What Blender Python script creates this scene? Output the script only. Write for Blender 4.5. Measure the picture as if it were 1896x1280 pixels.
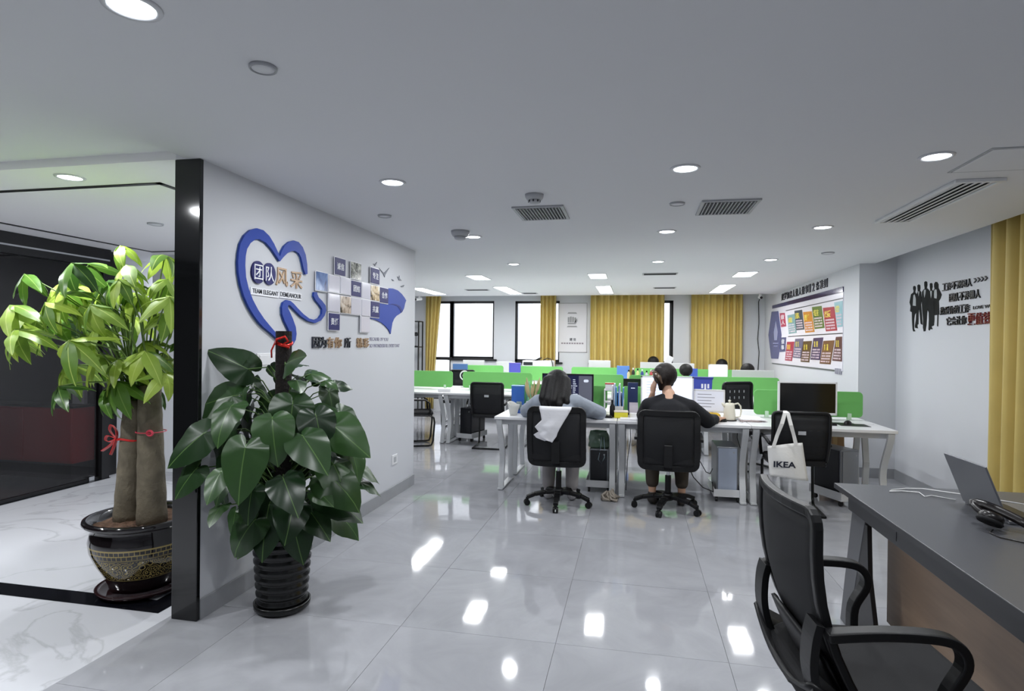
import bpy, bmesh, math, random
from mathutils import Vector, Matrix

random.seed(7)
scene = bpy.context.scene
COL = scene.collection
for _o in list(bpy.data.objects):
    bpy.data.objects.remove(_o)

# ------------------------------------------------------------------ camera
cam_d = bpy.data.cameras.new('camera')
cam_d.sensor_fit = 'HORIZONTAL'
cam_d.sensor_width = 36.0
cam_d.lens = 36.0 * 1094.35 / 1896.0
cam_d.clip_start = 0.05
cam = bpy.data.objects.new('camera', cam_d)
COL.objects.link(cam)
_r = Vector((0.979367, 0.201813, 0.010543))
_u = Vector((-0.010943, 0.000866, 0.999940))
_f = Vector((-0.201792, 0.979424, -0.003056))
_m = Matrix.Identity(4)
for _i in range(3):
    _m[_i][0] = _r[_i]; _m[_i][1] = _u[_i]; _m[_i][2] = -_f[_i]
_m[0][3], _m[1][3], _m[2][3] = 0.0, 0.0, 1.45
cam.matrix_world = _m
scene.camera = cam

# ------------------------------------------------------------------ world, exposure
world = bpy.data.worlds.new('overcast_sky'); scene.world = world
world.use_nodes = True
_bg = world.node_tree.nodes['Background']
_bg.inputs[0].default_value = (0.93, 0.96, 1.0, 1)
_bg.inputs[1].default_value = 2.6
scene.view_settings.view_transform = 'Standard'
scene.view_settings.look = 'None'
scene.view_settings.gamma = 1.0
scene.view_settings.use_curve_mapping = False
scene.view_settings.exposure = 0.0
scene.cycles.sample_clamp_indirect = 6.0
scene.cycles.max_bounces = 10
scene.cycles.diffuse_bounces = 5
scene.cycles.transparent_max_bounces = 16
scene.cycles.caustics_reflective = False
scene.cycles.caustics_refractive = False

LAMP_W = 11.6       # one round ceiling downlight
PANEL_W = 17.0      # one metre of recessed panel light
LOBBY_W = 27.0      # one lobby downlight
LAMP_COL = (0.95, 0.975, 1.0)

# ------------------------------------------------------------------ helpers
def lin(c):
    return tuple(((v/255)/12.92 if v/255 <= 0.04045 else ((v/255+0.055)/1.055)**2.4) for v in c)

MATS = {}
def mat(name, rgb, rough=0.5, metal=0.0, spec=0.5, noise=0.0, nscale=8.0, bump=0.0, bscale=60.0,
        emit=None, estr=0.0, alpha=1.0, transl=0.0, rand=0.0, coat=0.0, sheen=0.0):
    """Principled material; optional soft colour noise, fine bump, translucency and per-object variation."""
    if name in MATS:
        return MATS[name]
    m = bpy.data.materials.new(name); m.use_nodes = True
    nt = m.node_tree; N = nt.nodes; L = nt.links
    b = N['Principled BSDF']
    col = lin(rgb)
    b.inputs['Base Color'].default_value = (*col, 1)
    b.inputs['Roughness'].default_value = rough
    b.inputs['Metallic'].default_value = metal
    b.inputs['Specular IOR Level'].default_value = spec
    b.inputs['Coat Weight'].default_value = coat
    b.inputs['Sheen Weight'].default_value = sheen
    b.inputs['Alpha'].default_value = alpha
    src = None
    if noise:
        tc = N.new('ShaderNodeTexCoord'); nz = N.new('ShaderNodeTexNoise')
        nz.inputs['Scale'].default_value = nscale; nz.inputs['Detail'].default_value = 5
        L.new(tc.outputs['Object'], nz.inputs['Vector'])
        rp = N.new('ShaderNodeValToRGB')
        rp.color_ramp.elements[0].position = 0.3; rp.color_ramp.elements[1].position = 0.7
        lo = tuple(max(0, v*(1-noise)) for v in col); hi = tuple(min(1, v*(1+noise)) for v in col)
        rp.color_ramp.elements[0].color = (*lo, 1); rp.color_ramp.elements[1].color = (*hi, 1)
        L.new(nz.outputs['Fac'], rp.inputs['Fac'])
        src = rp.outputs['Color']
    if rand:
        oi = N.new('ShaderNodeObjectInfo'); hs = N.new('ShaderNodeHueSaturation')
        mr = N.new('ShaderNodeMapRange'); mr.inputs['To Min'].default_value = 1-rand; mr.inputs['To Max'].default_value = 1+rand
        mh = N.new('ShaderNodeMapRange'); mh.inputs['To Min'].default_value = 0.5-0.035*rand; mh.inputs['To Max'].default_value = 0.5+0.03*rand
        L.new(oi.outputs['Random'], mr.inputs['Value']); L.new(oi.outputs['Random'], mh.inputs['Value'])
        L.new(mr.outputs['Result'], hs.inputs['Value']); L.new(mh.outputs['Result'], hs.inputs['Hue'])
        if src is None: hs.inputs['Color'].default_value = (*col, 1)
        else: L.new(src, hs.inputs['Color'])
        src = hs.outputs['Color']
    if src is not None:
        L.new(src, b.inputs['Base Color'])
    if bump:
        tc = N.new('ShaderNodeTexCoord'); nz = N.new('ShaderNodeTexNoise')
        nz.inputs['Scale'].default_value = bscale; nz.inputs['Detail'].default_value = 4
        bp = N.new('ShaderNodeBump'); bp.inputs['Strength'].default_value = bump; bp.inputs['Distance'].default_value = 0.01
        L.new(tc.outputs['Object'], nz.inputs['Vector']); L.new(nz.outputs['Fac'], bp.inputs['Height'])
        L.new(bp.outputs['Normal'], b.inputs['Normal'])
    if emit:
        b.inputs['Emission Color'].default_value = (*lin(emit), 1)
        b.inputs['Emission Strength'].default_value = estr
    if transl:
        t = N.new('ShaderNodeBsdfTranslucent'); mx = N.new('ShaderNodeMixShader')
        mx.inputs[0].default_value = transl
        if src is None: t.inputs['Color'].default_value = (*col, 1)
        else: L.new(src, t.inputs['Color'])
        L.new(b.outputs[0], mx.inputs[1]); L.new(t.outputs[0], mx.inputs[2])
        L.new(mx.outputs[0], N['Material Output'].inputs[0])
    MATS[name] = m
    return m

def see_through(name, tint, gloss=0.08, rough=0.02, clear=0.85, dark=(10, 10, 12)):
    """Thin pane: mostly clear, a little mirror, a little body colour."""
    if name in MATS: return MATS[name]
    m = bpy.data.materials.new(name); m.use_nodes = True
    nt = m.node_tree; N = nt.nodes; L = nt.links
    N.remove(N['Principled BSDF'])
    t = N.new('ShaderNodeBsdfTransparent'); t.inputs[0].default_value = (*lin(tint), 1)
    d = N.new('ShaderNodeBsdfDiffuse'); d.inputs[0].default_value = (*lin(dark), 1)
    g = N.new('ShaderNodeBsdfGlossy'); g.inputs['Roughness'].default_value = rough
    m1 = N.new('ShaderNodeMixShader'); m1.inputs[0].default_value = clear
    L.new(d.outputs[0], m1.inputs[1]); L.new(t.outputs[0], m1.inputs[2])
    m2 = N.new('ShaderNodeMixShader'); m2.inputs[0].default_value = gloss
    L.new(m1.outputs[0], m2.inputs[1]); L.new(g.outputs[0], m2.inputs[2])
    L.new(m2.outputs[0], N['Material Output'].inputs[0])
    MATS[name] = m
    return m

class G:
    """Collects vertices and faces of one mesh."""
    def __init__(s): s.v = []; s.f = []
    def add(s, vs, fs, M=None):
        n = len(s.v)
        s.v += [tuple(M @ Vector(p)) if M is not None else tuple(p) for p in vs]
        s.f += [tuple(i+n for i in f) for f in fs]
        return s
    def box(s, x0, x1, y0, y1, z0, z1, M=None):
        vs = [(x0,y0,z0),(x1,y0,z0),(x1,y1,z0),(x0,y1,z0),(x0,y0,z1),(x1,y0,z1),(x1,y1,z1),(x0,y1,z1)]
        fs = [(3,2,1,0),(4,5,6,7),(0,1,5,4),(1,2,6,5),(2,3,7,6),(3,0,4,7)]
        return s.add(vs, fs, M)
    def cb(s, c, d, M=None):
        return s.box(c[0]-d[0]/2, c[0]+d[0]/2, c[1]-d[1]/2, c[1]+d[1]/2, c[2]-d[2]/2, c[2]+d[2]/2, M)
    def tube(s, pts, r, seg=8, closed=False, flat=1.0, M=None, caps=True):
        pts = [Vector(p) for p in pts]; n = len(pts)
        rs = r if isinstance(r, (list, tuple)) else [r]*n
        vs, fs = [], []
        ref = None
        for i, p in enumerate(pts):
            if closed: t = pts[(i+1) % n]-pts[i-1]
            else: t = pts[min(i+1, n-1)]-pts[max(i-1, 0)]
            if t.length < 1e-9: t = Vector((0,0,1))
            t.normalize()
            if ref is None:
                ref = Vector((0,0,1)) if abs(t.z) < 0.9 else Vector((1,0,0))
            a = ref - t*ref.dot(t)
            if a.length < 1e-6: a = Vector((1,0,0)) - t*t.x
            a.normalize(); b = t.cross(a); ref = a
            for k in range(seg):
                w = 2*math.pi*k/seg
                vs.append(p + a*math.cos(w)*rs[i] + b*math.sin(w)*rs[i]*flat)
        m = n if closed else n-1
        for i in range(m):
            for k in range(seg):
                j = (i+1) % n; k2 = (k+1) % seg
                fs.append((i*seg+k, i*seg+k2, j*seg+k2, j*seg+k))
        if caps and not closed:
            fs.append(tuple(range(seg-1, -1, -1))); fs.append(tuple((n-1)*seg+k for k in range(seg)))
        return s.add(vs, fs, M)
    def sweep(s, pts, w, h, side, M=None, closed=False):
        """Rectangular bar along pts: width w along 'side', thickness h across."""
        pts = [Vector(p) for p in pts]; side = Vector(side).normalized(); n = len(pts)
        vs, fs = [], []
        for i, p in enumerate(pts):
            if closed: t = (pts[(i+1) % n]-pts[i-1]).normalized()
            else: t = (pts[min(i+1, n-1)]-pts[max(i-1, 0)]).normalized()
            q = t.cross(side).normalized()
            for a, b in ((-1,-1),(1,-1),(1,1),(-1,1)):
                vs.append(p + side*a*w/2 + q*b*h/2)
        m = n if closed else n-1
        for i in range(m):
            j = (i+1) % n
            for k in range(4):
                k2 = (k+1) % 4
                fs.append((i*4+k, i*4+k2, j*4+k2, j*4+k))
        if not closed: fs.append((3,2,1,0)); fs.append(tuple((n-1)*4+k for k in range(4)))
        return s.add(vs, fs, M)
    def lathe(s, prof, seg=24, c=(0,0,0), M=None):
        vs, fs = [], []
        for r, z in prof:
            for k in range(seg):
                w = 2*math.pi*k/seg
                vs.append((c[0]+r*math.cos(w), c[1]+r*math.sin(w), c[2]+z))
        for i in range(len(prof)-1):
            for k in range(seg):
                k2 = (k+1) % seg
                fs.append((i*seg+k, i*seg+k2, (i+1)*seg+k2, (i+1)*seg+k))
        if prof[0][0] > 1e-5: fs.append(tuple(range(seg-1, -1, -1)))
        if prof[-1][0] > 1e-5: fs.append(tuple((len(prof)-1)*seg+k for k in range(seg)))
        return s.add(vs, fs, M)
    def prism(s, poly, fn, d0, d1):
        n = len(poly)
        vs = [fn(u, v, d0) for u, v in poly]+[fn(u, v, d1) for u, v in poly]
        fs = [tuple(range(n-1, -1, -1)), tuple(range(n, 2*n))]+[(i, (i+1) % n, n+(i+1) % n, n+i) for i in range(n)]
        return s.add(vs, fs)
    def grid(s, nu, nv, fn, M=None, closed=False):
        vs = [fn(i/(nu if closed else nu-1), j/(nv-1)) for i in range(nu) for j in range(nv)]
        fs = []
        for i in range(nu if closed else nu-1):
            i2 = (i+1) % nu
            for j in range(nv-1):
                fs.append((i*nv+j, i2*nv+j, i2*nv+j+1, i*nv+j+1))
        return s.add(vs, fs, M)
    def ball(s, c, r, seg=12, rings=8, M=None):
        rx, ry, rz = r if isinstance(r, (list, tuple)) else (r, r, r)
        vs = [(c[0], c[1], c[2]-rz)]; fs = []
        for j in range(1, rings):
            t = math.pi*j/rings
            for k in range(seg):
                w = 2*math.pi*k/seg
                vs.append((c[0]+rx*math.sin(t)*math.cos(w), c[1]+ry*math.sin(t)*math.sin(w), c[2]-rz*math.cos(t)))
        vs.append((c[0], c[1], c[2]+rz)); top = len(vs)-1
        for k in range(seg):
            k2 = (k+1) % seg
            fs.append((0, 1+k2, 1+k)); fs.append((top, 1+(rings-2)*seg+k, 1+(rings-2)*seg+k2))
            for j in range(rings-2):
                fs.append((1+j*seg+k, 1+j*seg+k2, 1+(j+1)*seg+k2, 1+(j+1)*seg+k))
        return s.add(vs, fs, M)
    def limb(s, p0, r0, p1, r1, seg=12):
        s.tube([p0, p1], [r0, r1], seg); s.ball(p0, r0, seg, 8); return s.ball(p1, r1, seg, 8)
    def mesh(s, name):
        me = bpy.data.meshes.new(name); me.from_pydata(s.v, [], s.f); me.validate(); me.update()
        bm = bmesh.new(); bm.from_mesh(me); bmesh.ops.recalc_face_normals(bm, faces=bm.faces); bm.to_mesh(me); bm.free()
        return me

def obj(name, g, m, parent=None, smooth=False, bevel=0, bseg=2, subsurf=0, solid=0, label=None, loc=None, rotz=0):
    me = g.mesh(name) if isinstance(g, G) else g
    if m is not None and not me.materials: me.materials.append(m)
    if smooth:
        for p in me.polygons: p.use_smooth = True
    o = bpy.data.objects.new(name, me); COL.objects.link(o)
    if loc is not None: o.location = loc
    if rotz: o.rotation_euler = (0, 0, rotz)
    if parent is not None: o.parent = parent
    if solid:
        md = o.modifiers.new('solid', 'SOLIDIFY'); md.thickness = solid; md.offset = 0
    if bevel:
        md = o.modifiers.new('bevel', 'BEVEL'); md.width = bevel; md.segments = bseg; md.limit_method = 'ANGLE'
        md.angle_limit = math.radians(40); md.harden_normals = False
    if subsurf:
        md = o.modifiers.new('sub', 'SUBSURF'); md.levels = subsurf; md.render_levels = subsurf
    if label: o['label'] = label
    return o

def tag(o, label, cat, group=None, kind=None):
    o['label'] = label
    if cat: o['category'] = cat
    if group: o['group'] = group
    if kind: o['kind'] = kind
    return o

def thing(name, label, cat, loc=(0,0,0), rotz=0, group=None):
    o = bpy.data.objects.new(name, None); COL.objects.link(o)
    o.empty_display_size = 0.1
    o.location = loc; o.rotation_euler = (0, 0, rotz)
    return tag(o, label, cat, group)

def struct(name, g, m, label=None, **k):
    o = obj(name, g, m, **k); o['kind'] = 'structure'
    if label: o['label'] = label
    return o

def dup(root, loc, rotz=None, label=None, group=None):
    def cp(o, parent):
        c = o.copy(); COL.objects.link(c)
        c.parent = parent
        for ch in o.children: cp(ch, c)
        return c
    r = cp(root, None)
    r.location = loc
    if rotz is not None: r.rotation_euler = (0, 0, rotz)
    if label: r['label'] = label
    if group: r['group'] = group
    return r

def rrect(w, h, r, n=5):
    pts = []
    for cx, cy, a0 in ((w/2-r, h/2-r, 0), (-w/2+r, h/2-r, 90), (-w/2+r, -h/2+r, 180), (w/2-r, -h/2+r, 270)):
        for k in range(n+1):
            a = math.radians(a0+90*k/n); pts.append((cx+r*math.cos(a), cy+r*math.sin(a)))
    return pts

# wall planes: (u, v, depth) -> world, so that lettering reads the right way round
WALL_L = -2.196
def on_left(u, v, d): return (WALL_L+d, u, v)            # u grows along +y
def on_right(u, v, d): return (2.84-d, u, v)             # u is y, reading towards -y
def on_poster(u, v, d): return (2.46-d, u, v)
def on_back(u, v, d): return (u, 12.1-d, v)

# ---- lettering: every string is turned into outlines once, while the scene is still empty
GLYPH = {}
def prepare_text(strings):
    tmp = []
    for st, off in strings:
        if (st, off) in GLYPH: continue
        cu = bpy.data.curves.new('glyph', 'FONT'); cu.body = st; cu.size = 1.0; cu.offset = off; cu.resolution_u = 3
        cu.fill_mode = 'BOTH'; cu.extrude = 0.5
        o = bpy.data.objects.new('glyph', cu); COL.objects.link(o); tmp.append((st, off, o))
    bpy.context.view_layer.update()
    dg = bpy.context.evaluated_depsgraph_get()
    for st, off, o in tmp:
        me = bpy.data.meshes.new_from_object(o.evaluated_get(dg))
        GLYPH[(st, off)] = ([tuple(v.co) for v in me.vertices], [tuple(p.vertices) for p in me.polygons])
        bpy.data.meshes.remove(me)
    for st, off, o in tmp:
        cu = o.data; bpy.data.objects.remove(o); bpy.data.curves.remove(cu)

def lettering(g, st, fn, u0, u1, v0, v1, d0, d1, off=0.0, em=False, slant=0.0):
    """Outline of st fitted into u0..u1 x v0..v1 of a plane fn, from depth d0 to d1."""
    vs, fs = GLYPH[(st, off)]
    if em: x0, x1, y0, y1 = 0.0, 1.0, -0.12, 0.88
    else:
        xs = [p[0] for p in vs]; ys = [p[1] for p in vs]
        x0, x1, y0, y1 = min(xs), max(xs), min(ys), max(ys)
    out = []
    for x, y, z in vs:
        a = (x-x0)/(x1-x0); b = (y-y0)/(y1-y0)
        out.append(fn(u0+(u1-u0)*(a+slant*(b-0.5)), v0+(v1-v0)*b, d0 if z < 0 else d1))
    g.add(out, fs)
    return g
B = 0.008
prepare_text([(c, B) for c in '团队风采因为有你所精彩工作不养闲人懒热爱的它会让更值钱诚信专注结合共赢责任做事条准则罗知音12建'] +
             [(c, 0.0) for c in '团队'] +
             [('TEAM ELEGANT', 0.008), ('DEMEANOUR', 0.008), ('LOVE WORK', 0.015), ('IKEA', 0.03), ('BECAUSE OF YOU', 0.0), ('SO WONDERFUL EVERY DAY', 0.0)])

# ------------------------------------------------------------------ materials of the shell
M_WALL = mat('white_wall_paint', (204, 206, 211), 0.6, bump=0.02, bscale=120)
M_CEIL = mat('ceiling_paint', (224, 225, 228), 0.75)
M_SKIRT = mat('grey_skirting', (150, 152, 156), 0.3, noise=0.06)
M_BLKG = mat('black_gloss_cladding', (18, 19, 20), 0.07, spec=0.6)
M_BLK = mat('black_frame', (22, 22, 24), 0.35)
M_WHITE = mat('white_plastic', (228, 228, 230), 0.4)
M_WMET = mat('white_metal', (222, 223, 225), 0.32)

def tile_material():
    m = bpy.data.materials.new('polished_grey_tile'); m.use_nodes = True
    nt = m.node_tree; N = nt.nodes; L = nt.links; b = N['Principled BSDF']
    geo = N.new('ShaderNodeNewGeometry'); oi = N.new('ShaderNodeObjectInfo')
    off = N.new('ShaderNodeVectorMath'); off.operation = 'ADD'
    sc = N.new('ShaderNodeVectorMath'); sc.operation = 'SCALE'; sc.inputs['Scale'].default_value = 13.0
    cmb = N.new('ShaderNodeCombineXYZ')
    L.new(oi.outputs['Random'], cmb.inputs[0]); L.new(oi.outputs['Random'], cmb.inputs[2])
    L.new(cmb.outputs[0], sc.inputs[0]); L.new(geo.outputs['Position'], off.inputs[0]); L.new(sc.outputs[0], off.inputs[1])
    n1 = N.new('ShaderNodeTexNoise'); n1.inputs['Scale'].default_value = 2.2; n1.inputs['Detail'].default_value = 7
    n1.inputs['Roughness'].default_value = 0.6; n1.inputs['Distortion'].default_value = 1.6
    L.new(off.outputs[0], n1.inputs['Vector'])
    rp = N.new('ShaderNodeValToRGB'); e = rp.color_ramp.elements
    e[0].position = 0.3; e[0].color = (*lin((155, 156, 161)), 1); e[1].position = 0.72; e[1].color = (*lin((170, 171, 176)), 1)
    L.new(n1.outputs['Fac'], rp.inputs['Fac']); L.new(rp.outputs[0], b.inputs['Base Color'])
    b.inputs['Roughness'].default_value = 0.055
    b.inputs['Specular IOR Level'].default_value = 0.5
    n2 = N.new('ShaderNodeTexNoise'); n2.inputs['Scale'].default_value = 5.0; n2.inputs['Detail'].default_value = 1
    L.new(off.outputs[0], n2.inputs['Vector'])
    bp = N.new('ShaderNodeBump'); bp.inputs['Strength'].default_value = 0.05; bp.inputs['Distance'].default_value = 0.01
    L.new(n2.outputs['Fac'], bp.inputs['Height']); L.new(bp.outputs[0], b.inputs['Normal'])
    return m
M_TILE = tile_material()

def marble_material():
    m = bpy.data.materials.new('white_veined_marble'); m.use_nodes = True
    nt = m.node_tree; N = nt.nodes; L = nt.links; b = N['Principled BSDF']
    geo = N.new('ShaderNodeNewGeometry')
    n1 = N.new('ShaderNodeTexNoise'); n1.inputs['Scale'].default_value = 1.1; n1.inputs['Detail'].default_value = 8; n1.inputs['Distortion'].default_value = 1.2
    L.new(geo.outputs['Position'], n1.inputs['Vector'])
    ab = N.new('ShaderNodeMath'); ab.operation = 'SUBTRACT'; ab.inputs[1].default_value = 0.5
    a2 = N.new('ShaderNodeMath'); a2.operation = 'ABSOLUTE'
    L.new(n1.outputs['Fac'], ab.inputs[0]); L.new(ab.outputs[0], a2.inputs[0])
    rp = N.new('ShaderNodeValToRGB'); e = rp.color_ramp.elements
    e[0].position = 0.0; e[0].color = (*lin((186, 187, 191)), 1); e[1].position = 0.018; e[1].color = (*lin((204, 205, 210)), 1)
    L.new(a2.outputs[0], rp.inputs['Fac']); L.new(rp.outputs[0], b.inputs['Base Color'])
    b.inputs['Roughness'].default_value = 0.06
    return m
M_MARB = marble_material()

# ------------------------------------------------------------------ floor
floor = struct('floor', G().box(-2.37, 2.84, -3.0, 5.72, -0.06, -0.0035).box(-5.1, 2.84, 5.72, 12.1, -0.06, -0.0035), mat('grey_grout', (120, 121, 124), 0.7))
TX0, TY0, TP = -1.152, 2.845, 0.797
tiles = {}
def floor_tile(x0, x1, y0, y1):
    if x1-x0 < 0.03 or y1-y0 < 0.03: return
    w, h = round(x1-x0-0.0018, 4), round(y1-y0-0.0018, 4)
    if (w, h) not in tiles:
        c = 0.0005
        g = G()
        vs = [(-w/2, -h/2, -0.0034), (w/2, -h/2, -0.0034), (w/2, h/2, -0.0034), (-w/2, h/2, -0.0034),
              (-w/2, -h/2, -c), (w/2, -h/2, -c), (w/2, h/2, -c), (-w/2, h/2, -c),
              (-w/2+c, -h/2+c, 0), (w/2-c, -h/2+c, 0), (w/2-c, h/2-c, 0), (-w/2+c, h/2-c, 0)]
        g.add(vs, [(0,1,5,4),(1,2,6,5),(2,3,7,6),(3,0,4,7),(4,5,9,8),(5,6,10,9),(6,7,11,10),(7,4,8,11),(8,9,10,11)])
        me = g.mesh('floor_tile'); me.materials.append(M_TILE); tiles[(w, h)] = me
    o = bpy.data.objects.new('floor_tile', tiles[(w, h)]); COL.objects.link(o)
    o.parent = floor; o.location = ((x0+x1)/2, (y0+y1)/2, 0)
    o.rotation_euler = (random.uniform(-1, 1)*0.0009, random.uniform(-1, 1)*0.0009, 0)
for i in range(-6, 7):
    for j in range(-8, 13):
        x0, x1 = TX0+i*TP, TX0+(i+1)*TP
        y0, y1 = TY0+j*TP, TY0+(j+1)*TP
        lo = -2.37 if y1 < 2.70 else (-2.2 if y1 < 5.9 else -5.1)
        x0 = max(x0, lo); x1 = min(x1, 2.84); y0 = max(y0, -3.0); y1 = min(y1, 12.1)
        if y0 < 2.66 < y1:                       # the row that runs past the wall end
            floor_tile(max(TX0+i*TP, -2.37), x1, y0, y1)
        else:
            floor_tile(x0, x1, y0, y1)
lobby = struct('floor_lobby', G().box(-9.5, -5.3, -3.0, 12.1, -0.06, -0.001).box(-5.3, -2.37, -3.0, 5.72, -0.06, -0.001).box(-5.3, -5.1, 5.72, 12.1, -0.06, -0.001), M_MARB)
M_BSTONE = mat('black_stone', (14, 15, 20), 0.06, noise=0.3, nscale=30)
struct('trim_1', G().prism([(-5.3, 2.69), (-2.455, 2.69), (-2.455, 5.7), (-2.585, 5.7), (-2.585, 2.822), (-5.3, 2.822)],
       lambda u, v, d: (u, v, d), -0.001, 0.0012), M_BSTONE, label='black stone border strip let into the white marble')
struct('trim_2', G().box(-5.46, -5.36, -3.0, 5.22, -0.001, 0.004).box(-5.7, -5.0, 5.74, 5.77, -0.001, 0.0015), M_BSTONE)
struct('floor_meeting_room', G().box(-9.5, -5.46, -3.0, 5.22, -0.001, 0.002), mat('dark_grey_slab', (78, 82, 84), 0.2, noise=0.12, nscale=3))

# ------------------------------------------------------------------ ceiling
ZC = 2.3865
g = G()
g.box(-2.27, 2.625, -3.0, 2.65, ZC, ZC+0.12)
g.box(-2.335, 2.625, 2.65, 7.25, ZC, ZC+0.12)
g.box(-5.1, 2.5, 7.25, 11.3, ZC, ZC+0.12).box(-5.1, -2.335, 5.72, 7.25, ZC, ZC+0.12)
g.box(2.5, 3.1, -3.0, 7.45, 2.75, 2.85).box(2.6, 2.625, -3.0, 7.25, ZC+0.1, 2.76)
g.box(-9.5, 2.7, 11.2, 12.4, 2.75, 2.85).box(-9.5, 2.5, 11.275, 11.3, ZC+0.1, 2.76)
g.box(-9.5, -2.27, -3.0, 2.65, ZC+0.045, ZC+0.12)
struct('ceiling', g, M_CEIL)
struct('ceiling_lobby', G().box(-9.5, -2.335, 2.65, 5.72, ZC, ZC+0.12).box(-9.5, -5.1, 5.72, 11.3, ZC, ZC+0.12), mat('lobby_ceiling_lit_tone', (244, 243, 244), 0.7))  # colour paler than the main ceiling, standing in for stronger lobby light
loop = [(-5.02, 3.03), (-2.78, 3.03), (-2.78, 5.37), (-5.02, 5.37)]
g = G()
for (x0, y0), (x1, y1) in zip(loop, loop[1:]+loop[:1]):
    g.box(min(x0, x1)-0.016, max(x0, x1)+0.016, min(y0, y1)-0.016, max(y0, y1)+0.016, ZC-0.006, ZC+0.001)
struct('trim_3', g, M_BLK, label='black inlay line around the lobby ceiling')

# ------------------------------------------------------------------ walls
struct('wall_left', G().box(-2.335, WALL_L, 2.675, 5.72, 0, ZC), M_WALL)
struct('trim_4', G().box(-2.34, -2.19, 2.65, 2.676, 0, ZC-0.001), M_BLKG, bevel=0.003, label='tall glossy black cladding on the end of the wall')
struct('baseboard_left', G().box(WALL_L, WALL_L+0.012, 2.676, 5.72, 0, 0.105), M_SKIRT, bevel=0.002)
struct('wall_lobby', G().box(-5.1, -2.335, 5.60, 5.72, 0, ZC).box(-5.22, -5.1, 5.60, 12.1, 0, ZC+0.4)
       .box(-5.85, -5.7, 5.22, 9.0, 0, ZC).box(-5.7, -5.22, 8.9, 9.0, 0, ZC), M_WALL)
struct('wall_poster', G().box(2.46, 2.7, 7.25, 12.1, 0, 2.8), M_WALL)
struct('wall_right', G().box(2.84, 3.0, -3.0, 7.3, 0, 2.8).box(2.7, 2.84, 7.25, 7.4, 0, 2.8), M_WALL)
struct('baseboard_right', G().box(2.828, 2.84, -3.0, 7.25, 0, 0.11).box(2.46, 2.828, 7.238, 7.25, 0, 0.11).box(2.448, 2.46, 7.25, 12.1, 0, 0.11), M_SKIRT)
struct('wall_front', G().box(-9.5, 3.0, -3.15, -3.0, 0, 2.8), M_WALL)

# window wall: piers and spandrels around the openings
OPEN = [(-4.25, -3.83, 0.25, 2.345), (-3.83, -2.885, 1.12, 2.345), (-2.43, -1.5, 1.08, 2.34), (-0.85, 0.76, 1.08, 2.34), (1.15, 2.05, 1.08, 2.34)]
g = G(); prev = -5.2
for x0, x1, z0, z1 in OPEN:
    if x0 > prev: g.box(prev, x0, 12.1, 12.3, 0, 2.8)
    g.box(x0, x1, 12.1, 12.3, 0, z0); g.box(x0, x1, 12.1, 12.3, z1, 2.8)
    prev = x1
g.box(prev, 2.7, 12.1, 12.3, 0, 2.8)
struct('wall_back', g, M_WALL)
M_PANE = see_through('window_glass', (250, 252, 255), gloss=0.06, clear=0.97, dark=(200, 200, 200))
def window(n, x0, x1, z0, z1, bars=(), sill=True):
    f = 0.05
    g = G()
    g.box(x0, x1, 12.10, 12.17, z1-f, z1).box(x0, x1, 12.10, 12.17, z0, z0+f)
    g.box(x0, x0+f, 12.10, 12.17, z0, z1).box(x1-f*0.5, x1, 12.10, 12.17, z0, z1)
    for b in bars: g.box(b-0.03, b+0.03, 12.10, 12.17, z0, z1)
    w = struct('window_%d' % n, g, M_BLK)
    obj('pane', G().box(x0+f, x1-f*0.5, 12.13, 12.136, z0+f, z1-f), M_PANE, w)
    if sill: obj('window_sill', G().box(x0-0.05, x1+0.07, 12.05, 12.17, z0-0.035, z0), M_BLK, w, bevel=0.005)
    return w
window(1, -3.83, -2.885, 1.12, 2.345, bars=(-3.80,))
w = window(2, -4.25, -3.83, 0.25, 2.345, sill=False)
obj('rail', G().box(-4.25, -3.78, 12.06, 12.17, 1.09, 1.15), M_BLK, w)
window(3, -2.43, -1.5, 1.08, 2.34)
window(4, -0.85, 0.76, 1.08, 2.34, bars=(0.72,))
window(5, 1.15, 2.05, 1.08, 2.34)

# pale building across the street, behind the windows
bld = thing('apartment_building', 'pale building with horizontal bands across the street beyond the windows', 'building', (-2, 19, -6))
obj('facade', G().box(-9, 9, 0, 1, 0, 16), mat('pale_render', (236, 234, 232), 0.8), bld)
for k in range(14):
    obj('facade_band', G().box(-9, 9, -0.06, 0, 0.6+k*1.1, 0.95+k*1.1), mat('pale_band', (228, 231, 236), 0.6), bld)

# ------------------------------------------------------------------ ceiling fittings
M_GLOW = mat('lamp_diffuser', (255, 255, 255), 0.4, emit=(240, 247, 255), estr=14.0)
M_LRING = mat('lamp_ring', (215, 216, 220), 0.4)
def downlight(x, y, watts, label, r=0.062, z=ZC):
    t = thing('downlight', label, 'ceiling lamp', (x, y, z), 0, 'round ceiling downlights')
    obj('trim_ring', G().lathe([(r+0.016, 0.0), (r+0.014, -0.006), (r, -0.007), (r-0.003, -0.002), (r-0.004, 0.0)], 28), M_LRING, t, smooth=True)
    obj('diffuser', G().lathe([(r-0.002, -0.001), (r-0.004, -0.004), (0.0005, -0.0045)], 28), M_GLOW, t, smooth=True)
    ld = bpy.data.lights.new('downlight_beam', 'AREA'); ld.shape = 'DISK'; ld.size = 2*r; ld.energy = watts; ld.color = LAMP_COL
    lo = bpy.data.objects.new('downlight_beam', ld); COL.objects.link(lo); lo.parent = t; lo.location = (0, 0, -0.012)
    return t
XN = {-1.39: 'nearest the heart wall', 0.256: 'in the middle line', 1.435: 'in the line by the gold curtain'}
YN = {1.41: 'above the open floor by the plants', 3.24: 'before the dark ceiling grilles', 5.01: 'just past the dark ceiling grilles', 6.8: 'shortly before the bright panel lights'}
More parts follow.
